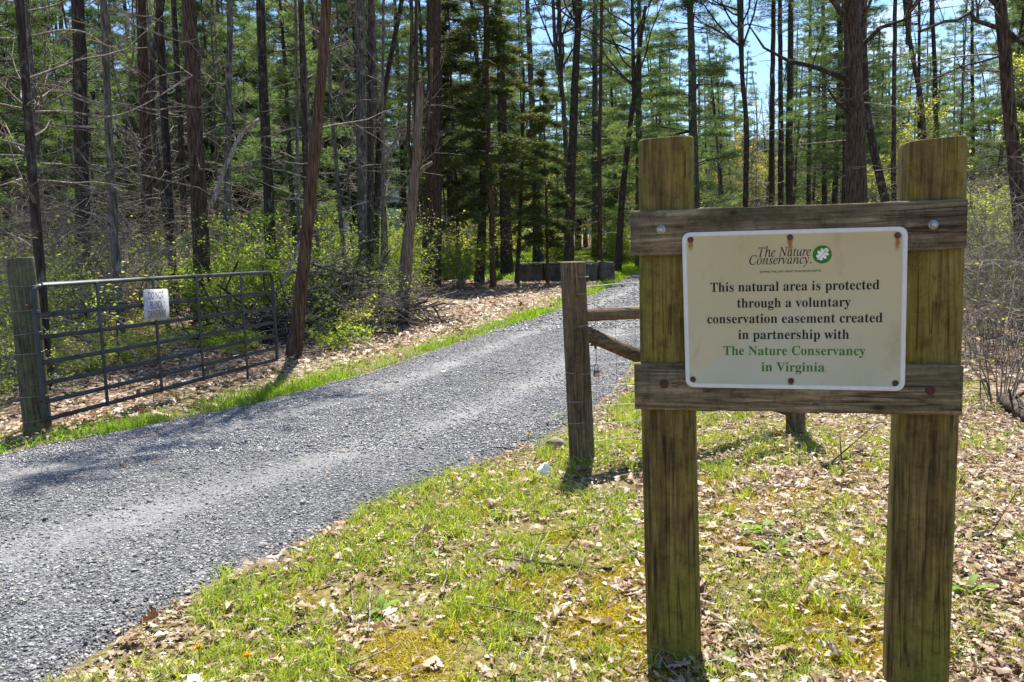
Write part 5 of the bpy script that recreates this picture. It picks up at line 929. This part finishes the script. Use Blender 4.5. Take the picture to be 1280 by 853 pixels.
gC = ('fine twigged leafless bush standing in the sun among the trunks left of the drive', 'sunlit bare bushes in the left woods')
for q in range(8):
    px = rng.uniform(-60, 250); d = rng.uniform(14, 20); spx(('twiggy_c', 'twiggy_a')[q % 2], px, d, *gC, sc=rng.uniform(.7, 1.1))
gB = ('grey twiggy undergrowth thicket in the woods right of the sign', 'thickets in the right woods')
for q in range(14):
    px = rng.uniform(1100, 1330); d = rng.uniform(22, 42); spx(('twiggy_c', 'twiggy_a', 'twiggy_c')[q % 3], px, d, *gB, sc=rng.uniform(.9, 1.4))
# leaning bramble right beside the sign
p = gnd(1252, 503); o = put(SH['twiggy_b'], 'shrub', None, (p[0], p[1], 0), 1.2, .9); tag(o, 'dark thin branched bare shrub standing alone in the litter right of the sign', 'shrub')

def sticks(n, Rx, Ry, H, g, rad=.018, L=2.2):
    b = MB()
    for _ in range(n):
        c = np.array([g.normal() * Rx * .5, g.normal() * Ry * .5, 0]); c[2] = max(.03, H * math.exp(-(c[0] / Rx) ** 2 - (c[1] / Ry) ** 2) * g.uniform(.1, 1.0)); d = unit(g.normal(size=3) * [1, .8, .35]); l = L * g.uniform(.3, 1.); t = np.linspace(-.5, .5, 6)[:, None]
        Q = c + d * l * t + np.cumsum(g.normal(size=(6, 3)), 0) * l * .03; Q[:, 2] = np.maximum(Q[:, 2], .01); b.tube(Q, np.linspace(rad, rad * .3, 6) * g.uniform(.3, 1.2), 5, m=g.randint(2))
    return b
for label, px, d, Rx, Ry, H, n, seed in (('tangled heap of dark dead branches right of the leaning red trunk', 425, 15.5, 1.1, .9, 1.25, 300, 501), ('lower tangle of dead sticks left of the broken snag', 470, 16, .9, .8, .7, 190, 502), ('dark heap of rotten branches just past the far gate end', 322, 13.4, .8, .6, .5, 120, 503), ('wide drift of dead sticks in the shade over the left gate half', 130, 17.5, 2.4, 1.2, .8, 260, 504)):
    p = at(px, 330, d); o = sticks(n, Rx, Ry, H, rs(seed)).build('brush_pile', [MAT['twig_dark'], MAT['twig']], None, False, (p[0], p[1], float(gz(p[0], p[1])))); tag(o, label, 'brush pile', 'brush piles')
def log(label, a, b_, r, mt, seed, name='fallen_log', cat='log', sag=0):
    g = rs(seed); a = np.array(a); b_ = np.array(b_); n = 10; t = np.linspace(0, 1, n)[:, None]; Q = (b_ - a) * t + g.normal(size=(n, 3)) * r * .25; Q[:, 2] += sag * np.sin(t[:, 0] * np.pi)
    b = MB(); b.tube(Q, np.linspace(r, r * .65, n), 9, rough=.08, cap=True)
    for _ in range(4):
        k = g.randint(1, n - 1); b.tube(Q[k] + unit(g.normal(size=3) + [0, 0, .8]) * g.uniform(.15, .5) * np.linspace(0, 1, 3)[:, None], [r * .3, r * .2, r * .1], 5)
    o = b.build(name, MAT[mt], None, True, tuple(a)); return tag(o, label, cat)
def G(px, py, dz=0): p = gnd(px, py); p[2] = float(gz(p[0], p[1])) + dz; return p
def Dp(px, py, d, dz): p = at(px, py, d); p[2] = float(gz(p[0], p[1])) + dz; return p
log('long pale pole lying on the litter behind the gate bars', G(58, 434, .04), G(300, 449, .05), .028, 'twig', 601, 'fallen_pole', 'fallen branch')
log('upper of two dark mossy logs lying left over the gate', Dp(50, 330, 19, .55), Dp(135, 330, 19.5, .55), .13, 'bark_dark', 602)
log('pale barkless log lying below the dark one left over the gate', Dp(70, 330, 17, .16), Dp(150, 330, 18, .2), .09, 'twig', 603)
log('thick dark rotten log past the end of the gate', Dp(300, 390, 13.2, .16), Dp(348, 390, 13.6, .2), .17, 'bark_dark', 604)
log('thin fallen trunk lying level between the gate end and the red trunk', Dp(320, 330, 15.5, 1.0), Dp(405, 330, 15, 1.05), .04, 'twig', 605, 'fallen_pole', 'fallen branch')
log('bleached bent dead stem leaning between trunks above the bright shrubs', at(262, 262, 15.6), at(323, 148, 16.2), .045, 'twig', 606, 'dead_sapling', 'dead stem', .25)
log('pale broken limb leaning on the brush heap beside the red trunk', Dp(352, 330, 13.2, .9), Dp(378, 330, 13.5, 1.6), .03, 'twig', 607, 'dead_limb', 'dead limb')
log('short whitish branch piece at the foot of the massive brown trunk', Dp(545, 350, 24, .08), Dp(572, 350, 24, .45), .05, 'twig', 608, 'fallen_branch', 'fallen branch')
log('dark stick lying in the leaves between the sign posts', G(1030, 587, .02), G(1078, 566, .02), .02, 'twig_dark', 609, 'fallen_branch', 'fallen branch')
log('thin pale stick on the moss left of the left sign post', G(655, 708, .02), G(765, 718, .02), .012, 'twig_dark', 610, 'fallen_branch', 'fallen branch')
log('thin stick near the right frame edge in the litter', G(1205, 672, .015), G(1279, 672, .02), .008, 'twig_dark', 611, 'fallen_branch', 'fallen branch')
log('dark rotten branch lying in the litter far right of the sign', G(1255, 505, .05), G(1300, 545, .06), .06, 'twig_dark', 612, 'fallen_branch', 'fallen branch')
# long arching sunlit whips in the left woods
for q, (pts, d) in enumerate((([(97, 186), (110, 205), (128, 213), (160, 206)], 11.5), ([(140, 225), (150, 245), (168, 256), (180, 253)], 11.5), ([(42, 45), (80, 36), (110, 40), (135, 62), (160, 55)], 9.3), ([(44, 140), (90, 138), (130, 150), (165, 140), (200, 120), (240, 95)], 10), ([(50, 205), (75, 205), (92, 210)], 9.5), ([(150, 158), (170, 175), (174, 195), (168, 203)], 11), ([(165, 345), (195, 322), (225, 300), (240, 290)], 11.2), ([(170, 315), (195, 312), (215, 325)], 11.2), ([(140, 20), (190, 40), (230, 55), (260, 42)], 12))):
    P0 = np.array([at(px, py, d + .15 * i) for i, (px, py) in enumerate(pts)]); tt = np.linspace(0, len(pts) - 1, 16); Q = np.stack([np.interp(tt, range(len(pts)), P0[:, i]) for i in range(3)], 1)
    for _ in range(3): Q[1:-1] = (Q[:-2] + Q[1:-1] * 2 + Q[2:]) / 4
    g = rs(700 + q); b = MB(); o0 = Q[0].copy(); Q = Q - o0; b.tube(Q, np.linspace(.013, .005, 16), 5)
    for _ in range(6): b.tube(Q[g.randint(3, 16)] + unit(g.normal(size=3)) * g.uniform(.15, .5) * np.linspace(0, 1, 3)[:, None], [.006, .004, .002], 4)
    tag(b.build('hanging_branch', MAT['twig'], None, True, tuple(o0)), 'bleached dry branch arching in the sun among the trunks behind the gate', 'dead branch', 'sunlit dry branches behind the gate')

# ------------------------------------------------------------ grass, moss, litter
def near_pts(n, xr, yr, dens):
    x = rng.uniform(xr[0], xr[1], n); y = yr[0] + (yr[1] - yr[0]) * rng.rand(n) ** 1.4; d, s = road_d(x, y); k = rng.rand(n) < dens(x, y, d, s); return x[k], y[k], d[k], s[k]
def right_grass(x, y, d, s):
    c = vnoise(x, y, 2.3) * .6 + vnoise(x, y, 6.) * .4
    return np.where((s > 0) & (d > .04 + .5 * (vnoise(x, y, 2.6) - .5)), np.clip((c - .36) * 4.5, .03, 1) * (np.exp(-np.clip(d - .35, 0, 9) * .7) + .12) , 0)
def left_grass(x, y, d, s):
    c = vnoise(x, y, 1.3) * .5 + vnoise(x, y, 4.) * .5
    return np.where((s < 0) & (d > -.05 + .16 * (vnoise(x, y, 4) - .5)), np.clip((c - .28) * 3.5, .04, 1) * np.exp(-np.clip(d - .12, 0, 9) * 6), 0)
def grass_obj(name, label, mt, sets):
    b = MB()
    for n, xr, yr, dens, L, W, lean, *tuft in sets:
        tuft = tuft[0] if tuft else 0
        x, y, d, s = near_pts(n, xr, yr, dens)
        if tuft: x = np.repeat(x, tuft) + rng.normal(size=len(x) * tuft) * .016; y = np.repeat(y, tuft) + rng.normal(size=len(y) * tuft) * .016
        n = len(x); D = np.stack([rng.normal(size=n) * lean, rng.normal(size=n) * lean, np.ones(n)], 1); P = np.stack([x, y, gz(x, y) - .005], 1)
        l = L * rng.uniform(.4, 1.25, n); D /= np.linalg.norm(D, axis=1)[:, None]; sd = np.stack([-D[:, 1], D[:, 0], 0 * x], 1) + rng.normal(size=(n, 3)) * .6; sd[:, 2] *= .2; sd /= np.linalg.norm(sd, axis=1)[:, None]; w = (W * rng.uniform(.6, 1.4, n))[:, None]
        bend = np.stack([rng.normal(size=n), rng.normal(size=n), -np.abs(rng.normal(size=n)) * .5], 1) * .35
        M1 = P + D * l[:, None] * .55; Tp = P + (D + bend) * l[:, None]
        V = np.stack([P - sd * w, P + sd * w, M1 + sd * w * .8, M1 - sd * w * .8, Tp], 1); i = np.arange(n)[:, None] * 5
        b.add(V, q=i + [0, 1, 2, 3], t=i + [3, 2, 4], tint=np.repeat(rng.uniform(.01, 1, n), 5))
    return tag(b.build(name, MAT[mt]), label, 'grass', kind='stuff')
grass_obj('grass', 'patchy green grass along the right edge of the drive', 'grass', [(150000, (-2, 4.5), (2.1, 9), right_grass, .065, .0022, .6), (34000, (-2, 4.5), (2.1, 12), right_grass, .105, .003, .6), (7000, (-2, 4.5), (2.1, 9), right_grass, .10, .0026, .5, 16), (30000, (1, 9), (9, 34), right_grass, .10, .006, .4)])
grass_obj('verge_grass', 'bright lush grass strip along the left edge of the drive', 'lush', [(260000, (-6, 1.5), (5, 18), left_grass, .11, .004, .4), (90000, (0, 8), (15, 38), left_grass, .14, .010, .4)])
grass_obj('clearing_grass', 'sunny meadow grass in the clearing beyond the barrier', 'lush', [(90000, (-8, 18), (33, 60), lambda x, y, d, s: np.where(d > .2, .9, 0), .22, .02, .4)])
grass_obj('dry_grass', 'thin straw coloured dead grass between the leaves', 'straw', [(110000, (-2, 4.5), (2.1, 8), lambda x, y, d, s: np.where((s > 0) & (d > -.05), .25 + .5 * vnoise(x, y, 1.7), 0), .06, .0012, 1.3)])
MOSS = [(gnd(px, py)[0], gnd(px, py)[1], r_) for px, py, r_ in ((600, 765, .26), (730, 715, .28), (500, 815, .25), (990, 775, .3), (1055, 800, .22), (770, 800, .2), (690, 670, .22), (1080, 700, .2), (560, 840, .2))]
def moss_d(x, y, d, s): c = vnoise(x + 3, y, 1.5) * .4 + vnoise(x, y + 5, 5) * .35 + .36 * np.clip(sum(np.exp(-((x - a_) ** 2 + (y - b_) ** 2) / r_ ** 2) for a_, b_, r_ in MOSS), 0, 1); return np.where((s > 0) & (d > .25), np.clip((c - .47) * 7, 0, 1) * np.exp(-np.clip(y - 5, 0, 9) * .8), 0)
grass_obj('moss', 'short golden yellow moss cushions around the sign posts', 'moss', [(600000, (-1.6, 3.2), (2.1, 6.5), moss_d, .024, .003, .6)])

# oak leaves on the ground
def oak_leaves(n, P, size, g, flat=.2):
    us = np.array([0, .18, .34, .48, .62, .76, .90, 1.0]); ws = np.array([.02, .16, .10, .25, .15, .28, .14, .02])
    sp = np.stack([us, us * 0], 1); Lf = np.stack([us, ws], 1); Rt = np.stack([us, -ws], 1); B = np.concatenate([sp, Lf, Rt]); m = 8; f = []
    for k in range(m - 1): f += [[k, k + 1, m + k + 1], [k, m + k + 1, m + k], [k, 2 * m + k + 1, k + 1], [k, 2 * m + k, 2 * m + k + 1]]
    f = np.array(f); c1 = g.normal(0, .5, n)[:, None]; c2 = np.abs(g.normal(.3, .5, n))[:, None]; tw = g.normal(0, .8, n)[:, None]; wid = g.uniform(.7, 1.25, n)[:, None]
    u = B[None, :, 0] - .5; v = B[None, :, 1] * wid; z = c1 * u ** 2 + c2 * np.abs(v) * 1.0 + tw * u * v + g.normal(0, .015, (n, len(B)))
    V = np.stack([np.broadcast_to(u, z.shape), v * (1 - .35 * np.clip(c2, 0, 1)), z], -1); Rm_ = rand_rot(n, flat); flip = np.where(g.rand(n) < .4, -1, 1); V[..., 2] *= flip[:, None]
    V = np.einsum('nij,nkj->nki', Rm_, V) * (size * g.uniform(.6, 1.3, n))[:, None, None]; V[..., 2] -= V[..., 2].min(1)[:, None]
    return V + P[:, None] , (np.arange(n)[:, None, None] * len(B) + f).reshape(-1, 3), len(B)
m, nt, bs = mat('dead oak leaf'); a = N(nt, 'ShaderNodeAttribute', attribute_name='tint')
r_ = ramp(nt, [(0, (.10, .05, .025)), (.2, (.20, .105, .05)), (.45, (.33, .22, .135)), (.75, (.46, .36, .26)), (1, (.70, .62, .52))], a.outputs['Fac'])
c = mixc(nt, r_.outputs[0], ramp(nt, [(.3, (.7, .66, .6)), (.65, (1.08, 1.06, 1.04))], noise(nt, 45, 3).outputs['Fac']).outputs[0], 1., 'MULTIPLY')
nt.links.new(c, bs.inputs['Base Color']); bs.inputs['Roughness'].default_value = .55
tr = N(nt, 'ShaderNodeBsdfTranslucent'); nt.links.new(c, tr.inputs[0]); mxs = N(nt, 'ShaderNodeMixShader'); mxs.inputs[0].default_value = .22; nt.links.new(bs.outputs[0], mxs.inputs[1]); nt.links.new(tr.outputs[0], mxs.inputs[2]); nt.links.new(mxs.outputs[0], nt.nodes['Material Output'].inputs['Surface'])
MAT['oakleaf'] = m
b = MB()
def rl(x, y, d, s):
    return np.where((s > 0) & (d > -.1 + .2 * vnoise(x, y, 5)), np.clip(.45 + .8 * np.clip((d - .5) * .45, 0, 1) * (.35 + 1.0 * vnoise(x, y, 1.1)) + .45 * (vnoise(x, y, 2.9) > .66), 0, 1) * (1 - .72 * np.clip(sum(np.exp(-((x - a_) ** 2 + (y - b_) ** 2) / r_ ** 2) for a_, b_, r_ in MOSS), 0, 1)), .0)
def ll(x, y, d, s): return np.where((s < 0) & (d > .12), np.clip(.15 + (d - .1) * 1.2, 0, 1) * (.4 + .8 * vnoise(x, y, .8)), 0)
for n, xr, yr, dens, size in ((24000, (-1.8, 4.2), (2.1, 9.5), rl, .049), (20000, (-1.8, 4.2), (2.1, 8), rl, .036), (1300, (-1.6, 4), (2.1, 6), rl, .085), (15000, (1.5, 13), (8, 26), rl, .10), (34000, (-12, 2), (6, 20), ll, .095), (16000, (-22, 3), (14, 40), ll, .15)):
    x, y, d, s = near_pts(n, xr, yr, dens); P = np.stack([x, y, gz(x, y) + rng.uniform(0, .025, len(x))], 1); V, f, k = oak_leaves(len(x), P, size, rng); b.add(V, t=f, tint=np.repeat(np.clip(rng.normal(.47, .29, len(x)), .01, 1), k))
x, y, d, s = near_pts(900, (-6, 3), (2.3, 16), lambda x, y, d, s: np.where(d < 0, .16, 0)); P = np.stack([x, y, road_z(x, y)[0] + .008], 1); V, f, k = oak_leaves(len(x), P, .06, rng); b.add(V, t=f, tint=np.repeat(rng.uniform(.3, 1, len(x)), k))
tag(b.build('leaf_litter', MAT['oakleaf']), 'dry brown oak leaves scattered over the ground', 'leaf litter', kind='stuff')
b = MB(); g = rs(88)
for _ in range(420):
    x, y = g.uniform(-1.6, 4.2), 2.1 + 7 * g.rand() ** 1.3; d, s = road_d(x, y)
    if s < 0 or d < .2: continue
    a = g.uniform(0, 6.28); L = g.uniform(.08, .45); t = np.linspace(0, 1, 5)[:, None]; Q = np.array([x, y, float(gz(x, y)) + .02]) + np.array([math.cos(a), math.sin(a), g.normal() * .05]) * L * t + np.cumsum(g.normal(size=(5, 3)), 0) * L * .03; b.tube(Q, np.linspace(.004, .0015, 5) * g.uniform(.6, 1.5), 4)
tag(b.build('twig_litter', MAT['twig'], None, True), 'small broken dry twigs strewn among the dead leaves', 'twigs', kind='stuff')

# broad green weeds and dandelions
def weed_mesh(n, L, W, g, mt, tall=.5, flower=False):
    b = MB()
    for _ in range(n):
        a = g.uniform(0, 6.28); l = L * g.uniform(.6, 1.2); d = np.array([math.cos(a), math.sin(a), tall * g.uniform(.6, 1.6)]); s = np.array([-d[1], d[0], 0]); V = []
        for t, w in ((0, .15), (.3, .7), (.6, 1), (.85, .6), (1, .05)):
            c = d * l * t - np.array([0, 0, l * .55]) * t ** 2; V += [c - s * W * w + [0, 0, W * .3 * w], c, c + s * W * w + [0, 0, W * .3 * w]]
        q = [];
        for k in range(4): q += [[3 * k, 3 * k + 1, 3 * k + 4, 3 * k + 3], [3 * k + 1, 3 * k + 2, 3 * k + 5, 3 * k + 4]]
        b.add(V, q=q, tint=g.uniform(.2, 1))
    return b.mesh('leaves', MAT[mt])
wm = [weed_mesh(9, .11, .018, rs(1), 'lush', .9), weed_mesh(14, .07, .014, rs(2), 'leaf', .5)]
gw = ('small rosette of broad green weed leaves in the litter around the sign', 'weed rosettes around the sign')
for px, py, k in ((950, 664, 0), (965, 690, 0), (940, 660, 1), (1000, 668, 1), (470, 770, 1), (475, 765, 0), (1140, 735, 1), (1210, 735, 0), (1228, 660, 1), (620, 648, 0), (905, 825, 1), (885, 838, 1), (1000, 838, 1), (690, 640, 1), (550, 690, 1)):
    p = G(px, py); o = put(wm[k], 'weed_plant', None, tuple(p), rng.uniform(0, 6), rng.uniform(.7, 1.2)); tag(o, gw[0], 'weed', gw[1])
MAT['dandelion'] = plain('dandelion yellow', (.75, .5, .02), .6, var=.1)
def flower():
    b = MB(); b.tube([(0, 0, 0), (.006, 0, .03), (.004, .004, .052)], .0022, 5, m=0); g = rs(5)
    P = np.tile([[.004, .004, .054]], (70, 1)); D = g.normal(size=(70, 3)); D[:, 2] = np.abs(D[:, 2]) * .6 + .15; blades(b, P, D, .019, .003, g, m=1, tint=np.full(70, .5)); return b.mesh('dandelion', [MAT['lush'], MAT['dandelion']])
fm = flower()
for px, py in ((192, 503), (400, 480), (133, 523), (428, 470), (660, 551), (310, 838), (252, 828), (565, 610), (752, 468), (437, 462), (365, 487), (588, 420), (660, 405)):
    p = G(px, py); o = put(fm, 'dandelion', None, tuple(p), rng.uniform(0, 6), 1.1 if py > 520 else 1.6); tag(o, 'yellow dandelion in flower at the edge of the drive', 'dandelion', 'dandelions along the drive')
# stones and the white scrap
def boulder(name, label, px, py, dims, mt, seed, cat='rock'):
    import bmesh
    bm = bmesh.new(); bmesh.ops.create_icosphere(bm, subdivisions=3, radius=1); g = rs(seed); ax = g.normal(size=(9, 3)); ax /= np.linalg.norm(ax, axis=1)[:, None]; cut = g.uniform(.45, .8, 9)
    for v in bm.verts:
        p = np.array(v.co)
        for a_, c_ in zip(ax, cut):
            dd_ = p @ a_ - c_
            if dd_ > 0: p = p - a_ * dd_ * .85
        v.co = p * np.array(dims) / 2
    me = bpy.data.meshes.new(name); bm.to_mesh(me); bm.free(); me.materials.append(mt); p = G(px, py, dims[2] * .2); return tag(put(me, name, None, tuple(p), g.uniform(0, 6)), label, cat)
MAT['rock'] = plain('brown field stone', (.20, .165, .125), .9, var=.4, scale=18); MAT['rock_grey'] = plain('grey stone', (.16, .16, .165), .9, var=.35, scale=20)
boulder('field_stone', 'rounded brown stone at the drive edge left of the fence post', 694, 560, (.17, .13, .11), MAT['rock'], 31)
boulder('field_stone', 'dark angular stone lying on the gravel in mid drive', 617, 525, (.11, .08, .05), MAT['rock_grey'], 32)
boulder('field_stone', 'dark flat stone at the gravel edge below the gate', 116, 562, (.14, .1, .05), MAT['rock_grey'], 33)
boulder('white_stone', 'white block of stone in the grass left of the fence post', 680, 594, (.11, .08, .12), plain('white stone', (.78, .77, .74), .8, var=.08), 34)
